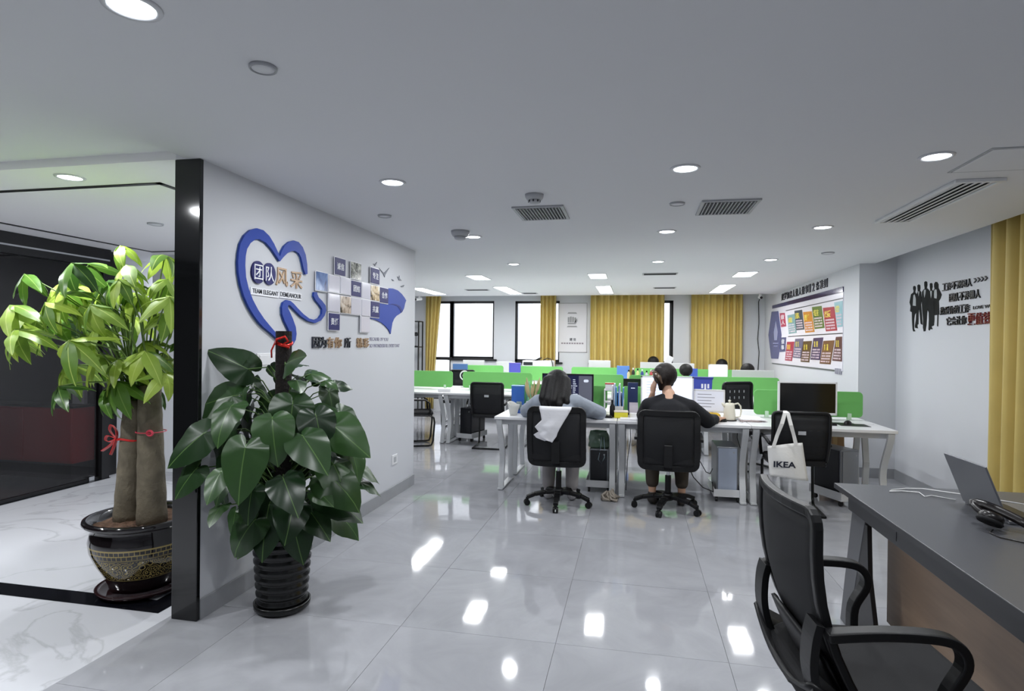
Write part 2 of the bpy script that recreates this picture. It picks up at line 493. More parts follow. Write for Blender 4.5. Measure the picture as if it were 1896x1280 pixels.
for y in (1.41, 3.24, 5.01, 6.8):
    for x in (-1.39, 0.256, 1.435):
        downlight(x, y, LAMP_W, 'round downlight %s, %s' % (XN[x], YN[y]))
LOB = [((-3.2, 2.83), 'round lobby downlight above the broad potted tree'), ((-4.6, 2.83), 'added unseen lobby downlight towards the dark glass partition'),
       ((-2.62, 4.5), 'added unseen lobby downlight behind the black wall end'), ((-3.2, 1.4), 'added unseen downlight in the raised ceiling close to the main room'), ((-4.6, 1.4), 'added unseen downlight in the raised ceiling by the dark glass'), ((-5.4, 6.8), 'added unseen downlight in the passage behind the lobby')]
for (x, y), lb in LOB:  # first lamp is in view; the others are added unseen to brighten the lobby
    downlight(x, y, LOBBY_W*(0.6 if y > 6 else 1), lb, z=ZC+(0.045 if y < 2.6 else 0))
def panel(x, y0, y1, label):
    t = thing('panel_light', label, 'ceiling lamp', (x, (y0+y1)/2, ZC), 0, 'bright oblong panel lights')
    h = (y1-y0)/2
    g = G().box(-0.125, 0.125, -h-0.012, -h, -0.008, 0).box(-0.125, 0.125, h, h+0.012, -0.008, 0).box(-0.125, -0.113, -h, h, -0.008, 0).box(0.113, 0.125, -h, h, -0.008, 0)
    obj('frame', g, M_WMET, t)
    obj('diffuser', G().box(-0.113, 0.113, -h, h, -0.004, -0.001), M_GLOW, t)
    ld = bpy.data.lights.new('panel_glow', 'AREA'); ld.shape = 'RECTANGLE'; ld.size = 0.22; ld.size_y = 2*h; ld.energy = PANEL_W*2*h; ld.color = (1.0, 0.985, 0.96)
    lo = bpy.data.objects.new('panel_glow', ld); COL.objects.link(lo); lo.parent = t; lo.location = (0, 0, -0.012)
PX = {-3.65: 'over the black shelf corner', -2.17: 'in front of the uncurtained windows', -0.49: 'in front of the wall poster with the fist', 1.4: 'beside the wall with the coloured cards'}
for x in PX:
    panel(x, 7.87, 8.39, 'short bright ceiling panel %s' % PX[x])
    panel(x, 9.5, 10.85, 'long bright ceiling panel %s' % PX[x])

# ------------------------------------------------------------------ outlines of the flat wall decorations (along the wall, height), metres
HEART = [(3.658, 1.911), (3.652, 1.975), (3.633, 2.036), (3.596, 2.082), (3.546, 2.108), (3.491, 2.109), (3.438, 2.092), (3.386, 2.056), (3.355, 2.017), (3.336, 1.981), (3.311, 2.01), (3.273, 2.052), (3.225, 2.09), (3.166, 2.114), (3.104, 2.114), (3.045, 2.093), (2.993, 2.052), (2.957, 1.999), (2.943, 1.946), (2.937, 1.892), (2.942, 1.833), (2.961, 1.769), (2.992, 1.705), (3.035, 1.647), (3.084, 1.598), (3.135, 1.558), (3.181, 1.531), (3.246, 1.501), (3.319, 1.462), (3.377, 1.432), (3.435, 1.415), (3.489, 1.425), (3.522, 1.46), (3.531, 1.499), (3.521, 1.545), (3.486, 1.598), (3.452, 1.639), (3.429, 1.664), (3.431, 1.682), (3.454, 1.683), (3.499, 1.66), (3.583, 1.618), (3.671, 1.59), (3.762, 1.579), (3.84, 1.601), (3.889, 1.637), (3.913, 1.676), (3.904, 1.71), (3.854, 1.741), (3.806, 1.762), (3.786, 1.785), (3.786, 1.798), (3.746, 1.794), (3.74, 1.765), (3.767, 1.738), (3.822, 1.709), (3.855, 1.682), (3.853, 1.648), (3.816, 1.617), (3.754, 1.601), (3.685, 1.608), (3.611, 1.635), (3.54, 1.671), (3.498, 1.695), (3.457, 1.712), (3.417, 1.715), (3.379, 1.698), (3.363, 1.664), (3.367, 1.623), (3.394, 1.579), (3.434, 1.535), (3.464, 1.49), (3.468, 1.459), (3.448, 1.438), (3.415, 1.437), (3.376, 1.458), (3.319, 1.491), (3.245, 1.54), (3.18, 1.585), (3.122, 1.635), (3.072, 1.69), (3.034, 1.749), (3.008, 1.814), (3.0, 1.881), (3.003, 1.935), (3.015, 1.978), (3.046, 2.017), (3.089, 2.045), (3.133, 2.054), (3.19, 2.045), (3.25, 2.015), (3.299, 1.979), (3.337, 1.951), (3.374, 1.983), (3.419, 2.016), (3.465, 2.036), (3.506, 2.043), (3.548, 2.035), (3.576, 2.012), (3.594, 1.975), (3.609, 1.937), (3.633, 1.903)]
CAPE = [(5.013, 1.941), (5.133, 1.949), (5.244, 1.942), (5.346, 1.917), (5.422, 1.884), (5.458, 1.863), (5.429, 1.827), (5.409, 1.785), (5.365, 1.748), (5.293, 1.722), (5.222, 1.701), (5.167, 1.671), (5.127, 1.631), (5.109, 1.582), (5.089, 1.527), (5.048, 1.564), (4.982, 1.594), (4.893, 1.623), (4.77, 1.644), (4.642, 1.653), (4.639, 1.778), (4.839, 1.792), (4.848, 1.927)]
FOLD = [(5.043, 1.793), (5.109, 1.807), (5.205, 1.811), (5.305, 1.796), (5.371, 1.754), (5.33, 1.733), (5.301, 1.762), (5.234, 1.791), (5.137, 1.799)]
BIRDS = [[(4.712, 2.121), (4.759, 2.125), (4.79, 2.147), (4.771, 2.122), (4.752, 2.107), (4.736, 2.118)], [(4.832, 2.101), (4.874, 2.088), (4.94, 2.068), (5.009, 2.105), (5.053, 2.13), (4.996, 2.082), (4.966, 2.055), (4.956, 2.033), (4.925, 2.059)], [(5.109, 2.033), (5.144, 2.032), (5.172, 2.022), (5.137, 2.02)], [(5.241, 2.073), (5.276, 2.063), (5.292, 2.087), (5.304, 2.06), (5.352, 2.045), (5.285, 2.041)], [(5.33, 1.987), (5.374, 2.0), (5.418, 2.01), (5.395, 1.988), (5.353, 1.983)]]
SQ = [('诚信', 4.032, 4.189, 1.954, 2.08), ('photo', 4.286, 4.455, 1.953, 2.081), ('专注', 4.641, 4.809, 1.952, 2.082), ('sky', 3.769, 3.922, 1.813, 1.942), ('blank', 3.942, 4.1, 1.817, 1.938), ('blank', 4.118, 4.283, 1.819, 1.941), ('团结', 4.295, 4.458, 1.815, 1.934), ('blank', 4.473, 4.63, 1.811, 1.937), ('photo', 4.644, 4.813, 1.808, 1.933), ('合作', 4.83, 5.002, 1.8, 1.932), ('blank', 3.945, 4.103, 1.677, 1.8), ('photo', 4.121, 4.286, 1.672, 1.799), ('blank', 4.298, 4.46, 1.671, 1.8), ('blank', 4.476, 4.633, 1.668, 1.799), ('共赢', 4.647, 4.816, 1.665, 1.797), ('责任', 3.948, 4.106, 1.538, 1.66), ('blank', 4.464, 4.627, 1.534, 1.659)]
DISC = [(3.13, 1.857), (3.24, 1.86)]
FIG = [[(6.857, 2.089), (6.833, 2.093), (6.806, 2.084), (6.8, 2.061), (6.809, 2.039), (6.813, 2.025), (6.779, 2.0), (6.769, 1.889), (6.783, 1.817), (6.818, 1.791), (6.829, 1.746), (6.827, 1.644), (6.796, 1.623), (6.844, 1.621), (6.86, 1.645), (6.875, 1.742), (6.881, 1.822), (6.922, 1.836), (6.911, 1.887), (6.937, 1.929), (6.904, 2.013), (6.853, 2.026), (6.846, 2.042), (6.861, 2.067)], [(6.766, 2.091), (6.737, 2.099), (6.707, 2.086), (6.703, 2.057), (6.711, 2.033), (6.685, 2.017), (6.674, 1.938), (6.684, 1.889), (6.664, 1.794), (6.646, 1.683), (6.685, 1.695), (6.711, 1.808), (6.728, 1.859), (6.735, 1.798), (6.735, 1.692), (6.755, 1.689), (6.755, 1.664), (6.742, 1.65), (6.803, 1.657), (6.809, 1.677), (6.787, 1.744), (6.783, 1.817), (6.769, 1.889), (6.779, 2.0), (6.753, 2.028), (6.762, 2.057)], [(6.619, 2.11), (6.589, 2.116), (6.562, 2.104), (6.558, 2.071), (6.568, 2.045), (6.529, 2.025), (6.504, 2.001), (6.488, 1.924), (6.49, 1.807), (6.523, 1.803), (6.546, 1.831), (6.556, 1.789), (6.567, 1.68), (6.585, 1.618), (6.619, 1.616), (6.634, 1.655), (6.634, 1.738), (6.653, 1.821), (6.672, 1.938), (6.664, 2.015), (6.636, 2.035), (6.608, 2.043), (6.618, 2.077)], [(6.506, 2.082), (6.481, 2.087), (6.457, 2.077), (6.453, 2.044), (6.466, 2.022), (6.444, 2.006), (6.419, 1.962), (6.411, 1.855), (6.408, 1.728), (6.417, 1.67), (6.465, 1.661), (6.441, 1.634), (6.486, 1.635), (6.502, 1.622), (6.521, 1.63), (6.516, 1.733), (6.523, 1.808), (6.49, 1.807), (6.488, 1.924), (6.506, 2.001), (6.494, 2.022), (6.505, 2.049)], [(6.42, 2.073), (6.396, 2.089), (6.364, 2.083), (6.34, 2.06), (6.339, 2.023), (6.305, 1.989), (6.276, 1.955), (6.298, 1.921), (6.328, 1.899), (6.322, 1.839), (6.315, 1.771), (6.332, 1.767), (6.336, 1.657), (6.353, 1.66), (6.351, 1.767), (6.398, 1.767), (6.414, 1.771), (6.416, 1.855), (6.424, 1.962), (6.439, 2.006), (6.41, 2.024), (6.421, 2.047)]]
SHIRT = [[(6.845, 1.997), (6.818, 2.003), (6.793, 1.959), (6.788, 1.882), (6.858, 1.89), (6.851, 1.952)], [(6.744, 2.022), (6.729, 2.029), (6.717, 2.02), (6.731, 1.976)], [(6.621, 2.028), (6.599, 2.034), (6.579, 2.024), (6.589, 1.987), (6.608, 1.953), (6.62, 1.989)], [(6.493, 2.005), (6.474, 2.012), (6.458, 2.002), (6.464, 1.965), (6.476, 1.937)], [(6.41, 2.009), (6.389, 2.016), (6.365, 2.01), (6.358, 1.957), (6.365, 1.925), (6.41, 1.934), (6.414, 1.972)]]
CARDS = [('做人', (10.869, 2.02), (10.533, 2.011), (10.431, 1.783), (10.767, 1.779), (175, 50, 85)), ('', (10.361, 1.96), (9.898, 1.959), (9.794, 1.663), (10.247, 1.655), (120, 160, 165)), ('', (9.927, 2.011), (9.502, 2.001), (9.368, 1.704), (9.806, 1.704), (50, 70, 90)), ('', (9.447, 1.963), (9.01, 1.952), (8.867, 1.658), (9.304, 1.655), (205, 135, 45)), ('', (8.999, 2.011), (8.568, 1.998), (8.431, 1.701), (8.856, 1.697), (85, 115, 40)), ('', (8.507, 1.967), (8.057, 1.957), (7.936, 1.656), (8.365, 1.654), (165, 35, 60)), ('', (8.059, 2.009), (7.758, 2.008), (7.747, 1.698), (7.927, 1.696), (140, 185, 195)), ('做事', (10.784, 1.604), (10.422, 1.604), (10.459, 1.368), (10.85, 1.355), (70, 75, 120)), ('', (10.359, 1.528), (9.905, 1.53), (10.04, 1.223), (10.477, 1.222), (165, 45, 75)), ('', (9.854, 1.573), (9.406, 1.574), (9.53, 1.274), (9.992, 1.278), (95, 95, 125)), ('', (9.404, 1.53), (8.979, 1.534), (9.101, 1.228), (9.543, 1.225), (85, 60, 35)), ('', (8.907, 1.572), (8.477, 1.576), (8.611, 1.273), (9.044, 1.271), (55, 40, 90)), ('', (8.463, 1.53), (8.024, 1.535), (8.172, 1.23), (8.618, 1.226), (110, 70, 40)), ('', (7.974, 1.576), (7.759, 1.578), (7.754, 1.277), (8.102, 1.279), (85, 45, 50))]
HEX = [(11.476, 2.082), (10.984, 2.066), (10.735, 1.648), (10.943, 1.237), (11.469, 1.23), (11.718, 1.664)]

# ------------------------------------------------------------------ ceiling grilles, detectors, covers
M_DARKV = mat('dark_vent', (38, 40, 46), 0.6)
M_CGREY = mat('ceiling_grey_plastic', (176, 178, 182), 0.5)
def grille(x0, x1, y0, y1, label):
    t = thing('return_air_grille', label, 'vent', ((x0+x1)/2, (y0+y1)/2, ZC), 0, 'dark ceiling grilles')
    w, h = (x1-x0)/2, (y1-y0)/2; f = 0.022
    obj('backing', G().box(-w+f, w-f, -h+f, h-f, -0.003, -0.001), M_DARKV, t)
    g = G().box(-w, w, -h, -h+f, -0.012, 0).box(-w, w, h-f, h, -0.012, 0).box(-w, -w+f, -h+f, h-f, -0.012, 0).box(w-f, w, -h+f, h-f, -0.012, 0)
    obj('frame', g, M_CGREY, t, bevel=0.002)
    n = 14
    me = G().box(-0.003, 0.003, -h+f, h-f, -0.016, -0.003).mesh('slat'); me.materials.append(M_CGREY)
    for k in range(n):
        o = obj('slat', me, None, t); o.location = (-w+f+(k+0.5)*(2*w-2*f)/n, 0, 0)
grille(-0.83, -0.475, 3.955, 4.375, 'dark slatted ceiling grille beside the stubby smoke detector')
grille(0.42, 0.785, 3.975, 4.39, 'dark slatted ceiling grille beside the flat round cover plate')
def diffuser(x0, x1, y0, y1, label):
    t = thing('linear_diffuser', label, 'vent', ((x0+x1)/2, (y0+y1)/2, ZC))
    w, h = (x1-x0)/2, (y1-y0)/2; f = 0.028
    g = G().box(-w, w, -h, -h+f, -0.02, 0).box(-w, w, h-f, h, -0.02, 0).box(-w, -w+f, -h+f, h-f, -0.02, 0).box(w-f, w, -h+f, h-f, -0.02, 0)
    obj('frame', g, M_WMET, t, bevel=0.004)
    obj('backing', G().box(-w+f, w-f, -h+f, h-f, -0.003, -0.001), M_DARKV, t)
    me = G().sweep([(0, -h+f, -0.014), (0, h-f, -0.014)], 0.034, 0.004, (0.95, 0, 0.3)).mesh('slat'); me.materials.append(M_WMET)
    for k in range(5):
        o = obj('slat', me, None, t); o.location = (-w+f+(k+0.5)*(2*w-2*f)/5, 0, 0)
diffuser(1.735, 1.985, 3.70, 4.83, 'long white slatted air diffuser in the ceiling towards the gold curtain')
ap = thing('access_hatch', 'flat white ceiling access hatch beside the long air diffuser', 'hatch', (2.0, 3.35, ZC))
obj('hatch_frame', G().box(-0.375, 0.375, 0.19, 0.20, -0.004, 0).box(-0.375, 0.375, -0.20, -0.19, -0.004, 0).box(-0.375, -0.365, -0.19, 0.19, -0.004, 0).box(0.365, 0.375, -0.19, 0.19, -0.004, 0), M_CGREY, ap)
obj('hatch_door', G().box(-0.36, 0.36, -0.185, 0.185, -0.006, -0.0005), M_CEIL, ap, bevel=0.002)
def cover(x, y, r, label, z=ZC):
    t = thing('round_cover_plate', label, 'cover plate', (x, y, z), 0, 'round ceiling cover plates')
    obj('rim', G().lathe([(r, 0), (r*0.98, -0.010), (r*0.86, -0.012), (r*0.84, -0.004)], 32), M_CGREY, t, smooth=True)
    obj('plate', G().lathe([(r*0.84, -0.003), (r*0.8, -0.008), (0.0005, -0.0085)], 32), M_CEIL, t, smooth=True)
cover(-1.25, 1.806, 0.046, 'round white ceiling cover plate above the heart leaf plant')
cover(-1.81, 4.08, 0.05, 'round white ceiling cover plate close to the wall with the heart')
cover(0.27, 4.03, 0.05, 'round grey ceiling cover plate beside a dark grille')
cover(1.876, 6.375, 0.06, 'round ceiling cover plate near the poster of coloured cards')
cover(-3.78, 4.08, 0.06, 'round ceiling cover plate within the lobby ceiling line')
def smoke(x, y, s, label, vents=True):
    t = thing('smoke_detector', label, 'smoke detector', (x, y, ZC), 0, 'ceiling smoke detectors')
    obj('base', G().lathe([(0.062*s, 0), (0.060*s, -0.018*s), (0.050*s, -0.036*s), (0.0005, -0.036*s)], 28), M_CGREY, t, smooth=True)
    obj('sensor_cap', G().lathe([(0.04*s, -0.036*s), (0.038*s, -0.052*s), (0.028*s, -0.058*s), (0.0005, -0.058*s)], 24), M_CGREY, t, smooth=True)
    if vents:
        me = G().box(-0.005*s, 0.005*s, 0.036*s, 0.041*s, -0.052*s, -0.038*s).mesh('vent_slot'); me.materials.append(M_DARKV)
        for k in range(8):
            o = obj('vent_slot', me, None, t); o.rotation_euler = (0, 0, k*math.pi/4)
smoke(-0.621, 3.66, 0.95, 'stubby smoke detector in front of a dark grille')
smoke(-1.43, 4.75, 1.25, 'broad round smoke detector touching a downlight near the heart wall', vents=False)
def small_vent(x0, x1, y, label):
    t = thing('slot_vent', label, 'vent', ((x0+x1)/2, y, ZC), 0, 'small far ceiling vents')
    w = (x1-x0)/2
    obj('frame', G().box(-w, w, -0.10, 0.10, -0.006, 0), M_CGREY, t, bevel=0.002)
    me = G().box(-w+0.02, w-0.02, -0.006, 0.006, -0.009, -0.006).mesh('slat'); me.materials.append(M_DARKV)
    for k in range(5):
        o = obj('slat', me, None, t); o.location = (0, -0.07+k*0.035, 0)
small_vent(-2.9, -2.48, 10.0, 'slot vent in the far ceiling between two long panel lights by the window')
small_vent(-2.03, -1.75, 10.75, 'dark slot vent in front of the narrow gold curtain')
small_vent(0.3, 0.66, 9.9, 'slot vent in front of the wide gold curtain')
small_vent(0.1, 0.55, 7.97, 'slot vent between two short panel lights')

# ------------------------------------------------------------------ signage on the wall with the heart
M_BLUE = mat('sign_blue', (40, 68, 158), 0.45, spec=0.3)
M_BLUED = mat('sign_deep_blue', (26, 42, 122), 0.45, spec=0.3)
M_NAVY = mat('sign_navy', (30, 32, 98), 0.4, spec=0.3)
M_SIGNW = mat('sign_white', (236, 237, 242), 0.25)
M_BLUET = mat('sign_edge', (120, 140, 160), 0.4)
M_INK = mat('sign_ink', (34, 38, 52), 0.35)
M_GOLD = mat('sign_gold', (178, 150, 122), 0.25, metal=0.3)
heart = thing('heart_ribbon', 'large blue heart drawn as a ribbon band on the white wall', 'wall sign', (WALL_L, 3.35, 1.8))
P0 = lambda fn, o: (lambda u, v, d: tuple(Vector(fn(u, v, d))-Vector(o)))
hl = P0(on_left, (WALL_L, 3.35, 1.8))
obj('ribbon', G().prism(HEART, hl, 0.004, 0.018), M_BLUE, heart)
obj('backing_edge', G().prism([(u-0.004, v-0.003) for u, v in HEART], hl, 0.0005, 0.004), M_BLUET, heart)
title = thing('team_title', 'round blue discs and gold lettering inside the blue heart', 'wall sign', (WALL_L, 3.35, 1.85))
hl = P0(on_left, (WALL_L, 3.35, 1.85))
for (cy, cz), ch in zip(((3.131, 1.858), (3.243, 1.861)), '团队'):
    ri = 0.062
    pts = [(cy+ri*math.cos(2*math.pi*k/32), cz+ri*1.08*math.sin(2*math.pi*k/32)) for k in range(32)]
    dd = 0.012 if ch == '团' else 0.010
    d_ = obj('disc', G().prism(pts, hl, 0.0005, dd), M_NAVY, title)
    obj('character', lettering(G(), ch, hl, cy-0.042, cy+0.042, cz-0.045, cz+0.045, dd, dd+0.003, 0.0), M_SIGNW, d_)
obj('character', lettering(G(), '风', hl, 3.315, 3.445, 1.80, 1.915, 0.0005, 0.008, B), M_GOLD, title)
obj('character', lettering(G(), '采', hl, 3.475, 3.615, 1.80, 1.915, 0.0005, 0.008, B), M_GOLD, title)
obj('name_bar', G().prism([(3.068, 1.722), (3.345, 1.722), (3.345, 1.765), (3.068, 1.765)], hl, 0.0005, 0.006), M_SIGNW, title)
obj('name_bar', G().prism([(3.352, 1.725), (3.605, 1.725), (3.605, 1.77), (3.352, 1.77)], hl, 0.0005, 0.006), M_SIGNW, title)
obj('lettering', lettering(G(), 'TEAM ELEGANT', hl, 3.082, 3.338, 1.733, 1.760, 0.006, 0.0085, 0.008), M_INK, title)
obj('lettering', lettering(G(), 'DEMEANOUR', hl, 3.360, 3.598, 1.735, 1.764, 0.006, 0.0085, 0.008), M_INK, title)

SQL = {'诚信': 'navy square plate with white characters, set above the pale plates', '专注': 'navy square plate with white characters beneath the birds', '团结': 'navy square plate with white characters amid the pale plates',
       '合作': 'navy square plate with white characters touching the blue cape', '共赢': 'navy square plate with white characters below a photo plate and beside the cape', '责任': 'navy square plate with white characters hanging lowest of the plates',
       'sky': 'square plate with a blue sky and tower picture at the ribbon end'}
PHOTOL = ['square plate with a grey crowd picture, between two navy plates', 'square plate with a warm joined hands picture above a navy plate', 'square plate with a dark and cream hands picture in the lower row']
BLANKL = ['pale blank square plate next to the sky picture', 'pale blank square plate second after the sky picture', 'pale blank square plate between the amid navy plate and the warm hands picture',
          'pale blank square plate directly above the lowest navy plate', 'pale blank square plate after the cream hands picture', 'pale blank square plate beside the low navy plate under a photo', 'pale blank square plate hanging alone lowest of the pale ones']
def picture_mat(name, cols, scale, stretch=(1, 1, 1)):
    m = bpy.data.materials.new(name); m.use_nodes = True
    nt = m.node_tree; N = nt.nodes; L = nt.links; b = N['Principled BSDF']
    tc = N.new('ShaderNodeTexCoord'); mp = N.new('ShaderNodeMapping'); mp.inputs['Scale'].default_value = stretch
    nz = N.new('ShaderNodeTexNoise'); nz.inputs['Scale'].default_value = scale; nz.inputs['Detail'].default_value = 3; nz.inputs['Distortion'].default_value = 1.0
    rp = N.new('ShaderNodeValToRGB'); e = rp.color_ramp.elements
    e[0].position = 0.36; e[0].color = (*lin(cols[0]), 1); e[1].position = 0.66; e[1].color = (*lin(cols[-1]), 1)
    if len(cols) > 2:
        k = e.new(0.5); k.color = (*lin(cols[1]), 1)
    L.new(tc.outputs['Object'], mp.inputs[0]); L.new(mp.outputs[0], nz.inputs['Vector']); L.new(nz.outputs['Fac'], rp.inputs[0]); L.new(rp.outputs[0], b.inputs['Base Color'])
    b.inputs['Roughness'].default_value = 0.15
    return m
PM = [picture_mat('crowd_picture', [(30, 34, 32), (110, 112, 104), (205, 205, 196)], 22), picture_mat('joined_hands_picture', [(60, 44, 40), (214, 190, 150), (230, 222, 205)], 16),
      picture_mat('cream_hands_picture', [(48, 42, 38), (196, 178, 160), (226, 216, 204)], 14)]
M_PALE = mat('pale_plate', (212, 211, 222), 0.12)
pn = bn = 0
for t_, y0, y1, z0, z1 in SQ:
    c = (WALL_L, (y0+y1)/2, (z0+z1)/2); fn = P0(on_left, c)
    rect = [(y0, z0), (y1, z0), (y1, z1), (y0, z1)]
    if t_ == 'blank':
        r = thing('value_plate', BLANKL[bn], 'wall plate', c, 0, 'square plates on the heart wall'); bn += 1; m = M_PALE
    elif t_ == 'photo':
        r = thing('picture_plate', PHOTOL[pn], 'wall plate', c, 0, 'square plates on the heart wall'); m = PM[pn]; pn += 1
    elif t_ == 'sky':
        r = thing('picture_plate', SQL[t_], 'wall plate', c, 0, 'square plates on the heart wall'); m = picture_mat('blue_sky_picture', [(40, 62, 110), (96, 124, 176), (170, 190, 224)], 9, (1, 1, 0.4))
    else:
        r = thing('value_plate', SQL[t_], 'wall plate', c, 0, 'square plates on the heart wall'); m = M_NAVY
    e_ = 0.006
    obj('edge', G().prism([(y0-e_, z0-e_), (y1+e_, z0-e_), (y1+e_, z1+e_), (y0-e_, z1+e_)], fn, 0.012, 0.017), M_SIGNW, r)
    obj('face', G().prism(rect, fn, 0.017, 0.021), m, r)
    obj('standoff', G().prism([(y0+0.05, z0+0.04), (y1-0.05, z0+0.04), (y1-0.05, z1-0.04), (y0+0.05, z1-0.04)], fn, 0.0, 0.012), M_SIGNW, r)
    if t_ not in ('blank', 'photo', 'sky'):
        w = (y1-y0); h = z1-z0
        for k, ch in enumerate(t_):
            u = y0+w*(0.16+0.36*k)
            obj('character', lettering(G(), ch, fn, u, u+w*0.32, z0+h*0.30, z0+h*0.72, 0.021, 0.0235, B), M_SIGNW, r)
cape = thing('cape_emblem', 'blue cape shape trailing behind the square plates', 'wall sign', (WALL_L, 5.1, 1.8))
fn = P0(on_left, (WALL_L, 5.1, 1.8))
obj('cape', G().prism(CAPE, fn, 0.0005, 0.010), M_BLUE, cape)
obj('fold', G().prism(FOLD, fn, 0.010, 0.0125), M_BLUED, cape)
BL = ['tiny grey bird above the navy plate by the cape', 'large grey bird with raised wings over the cape', 'tiny grey bird speck under the large bird', 'small grey bird with thin wings above the cape', 'lowest small grey bird, just over the cape top']
for pts, lb in zip(BIRDS, BL):
    c = (WALL_L, pts[0][0], pts[0][1])
    tag(obj('bird_decal', G().prism(pts, P0(on_left, c), 0.0005, 0.006), mat('bird_grey', (88, 94, 108), 0.4), loc=c), lb, 'wall decal', 'grey bird decals')
slog = thing('wall_slogan', 'dark and gold slogan lettering under the square plates', 'wall sign', (WALL_L, 4.4, 1.44))
fn = P0(on_left, (WALL_L, 4.4, 1.44))
for ch, u0, u1, m in (('因', 3.745, 3.841, M_INK), ('为', 3.848, 3.938, M_INK), ('有', 3.95, 4.04, M_GOLD), ('你', 4.056, 4.165, M_GOLD), ('所', 4.214, 4.312, M_INK), ('精', 4.418, 4.518, M_GOLD), ('彩', 4.535, 4.638, M_GOLD)):
    obj('character', lettering(G(), ch, fn, u0, u1, 1.405, 1.484, 0.0005, 0.012, B), m, slog)
M_FAINT = mat('faint_print', (150, 148, 168), 0.4)
obj('lettering', lettering(G(), 'BECAUSE OF YOU', fn, 4.668, 5.05, 1.463, 1.492, 0.0005, 0.003, 0.0), M_FAINT, slog)
obj('lettering', lettering(G(), 'SO WONDERFUL EVERY DAY', fn, 4.665, 5.32, 1.405, 1.436, 0.0005, 0.003, 0.0), M_FAINT, slog)
sw = thing('switch_plate', 'white double switch plate half hidden behind the plant leaves', 'light switch', (WALL_L, 3.3, 1.335))
obj('plate', G().box(0.0, 0.009, -0.17, 0.17, -0.042, 0.042), M_WHITE, sw, bevel=0.003)
obj('rocker', G().box(0.009, 0.013, -0.15, -0.01, -0.03, 0.03), M_WHITE, sw, bevel=0.002)
obj('rocker', G().box(0.009, 0.013, 0.01, 0.15, -0.03, 0.03), M_WHITE, sw, bevel=0.002)
so = thing('wall_socket', 'white wall socket low on the heart wall', 'socket', (WALL_L, 5.22, 0.35))
obj('plate', G().box(0.0, 0.009, -0.06, 0.06, -0.045, 0.045), M_WHITE, so, bevel=0.003)
obj('socket_face', G().box(0.009, 0.011, -0.03, 0.03, -0.025, 0.025), M_CGREY, so)

# ------------------------------------------------------------------ poster of rules on the poster wall
M_CARDW = mat('poster_white', (232, 230, 240), 0.2)
rp_ = thing('rules_poster', 'white wall panel with two rows of coloured slanted cards', 'poster', (2.46, 9.6, 1.65))
fn = P0(on_poster, (2.46, 9.6, 1.65))
obj('panel', G().prism([(7.745, 1.16), (11.44, 1.15), (11.44, 2.13), (7.745, 2.11)], fn, 0.0005, 0.008), M_CARDW, rp_)
obj('top_band', G().prism([(7.745, 2.115), (11.44, 2.132), (11.44, 2.19), (7.745, 2.178)], fn, 0.0005, 0.012), mat('poster_band', (40, 36, 84), 0.12), rp_)
obj('emblem_panel', G().prism(HEX, fn, 0.008, 0.014), mat('poster_emblem_blue', (70, 74, 128), 0.25), rp_)
em = G()
c_ = (11.13, 1.70)
em.prism([(c_[0]-0.10, c_[1]-0.14), (c_[0]+0.10, c_[1]-0.14), (c_[0]+0.15, c_[1]+0.0), (c_[0]+0.05, c_[1]+0.14), (c_[0], c_[1]+0.20), (c_[0]-0.05, c_[1]+0.14), (c_[0]-0.15, c_[1])], fn, 0.014, 0.016)
em.prism([(c_[0]-0.2, c_[1]-0.2), (c_[0]+0.2, c_[1]-0.2), (c_[0]+0.2, c_[1]-0.185), (c_[0]-0.2, c_[1]-0.185)], fn, 0.014, 0.016)
em.prism([(c_[0]-0.14, c_[1]-0.25), (c_[0]+0.14, c_[1]-0.25), (c_[0]+0.14, c_[1]-0.235), (c_[0]-0.14, c_[1]-0.235)], fn, 0.014, 0.016)
obj('emblem', em, mat('emblem_pale', (150, 154, 186), 0.4), rp_)
YEL = mat('card_yellow', (232, 214, 90), 0.4); PNK = mat('card_text_pale', (214, 196, 206), 0.4)
HEADC = ['诚信', '团队', '责任', '专注', '热爱', '结合', '精彩', '信条', '音知', '准则', '共赢', '值钱']
hi = 0
for k, (tt, a, b_, c2, d2, col) in enumerate(CARDS):
    cm = mat('card_colour_%d' % k, col, 0.3)
    cd = obj('card', G().prism([a, b_, c2, d2], fn, 0.008, 0.012), cm, rp_)
    def q(s, t):      # s across reading direction 0..1, t from top 0..1
        u0 = a[0]+(d2[0]-a[0])*t; u1 = b_[0]+(c2[0]-b_[0])*t
        v0 = a[1]+(d2[1]-a[1])*t; v1 = b_[1]+(c2[1]-b_[1])*t
        return (u0+(u1-u0)*s, v0+(v1-v0)*s)
    if tt:
        for j, ch in enumerate(tt):
            p_, r_ = q(0.2, 0.12+0.4*j), q(0.8, 0.46+0.4*j)
            obj('character', lettering(G(), ch, fn, p_[0], r_[0], r_[1], p_[1], 0.012, 0.014, B), M_SIGNW, cd)
    else:
        hd = HEADC[hi % 12]; hi += 1
        for j, ch in enumerate(hd):
            p_, r_ = q(0.12+0.25*j, 0.14), q(0.36+0.25*j, 0.42)
            obj('character', lettering(G(), ch, fn, p_[0], r_[0], r_[1], p_[1], 0.012, 0.014, B), YEL, cd)
        tl = G()
        for r in range(4):
            s0 = 0.1
            while s0 < 0.88:
                wdt = 0.07 if random.random() < 0.85 else 0.03
                t0 = 0.5+r*0.12
                tl.prism([q(s0, t0), q(s0+wdt, t0), q(s0+wdt, t0+0.07), q(s0, t0+0.07)], fn, 0.012, 0.0135)
                s0 += 0.1
        obj('print', tl, PNK, cd)['kind'] = 'stuff'
ln = G()
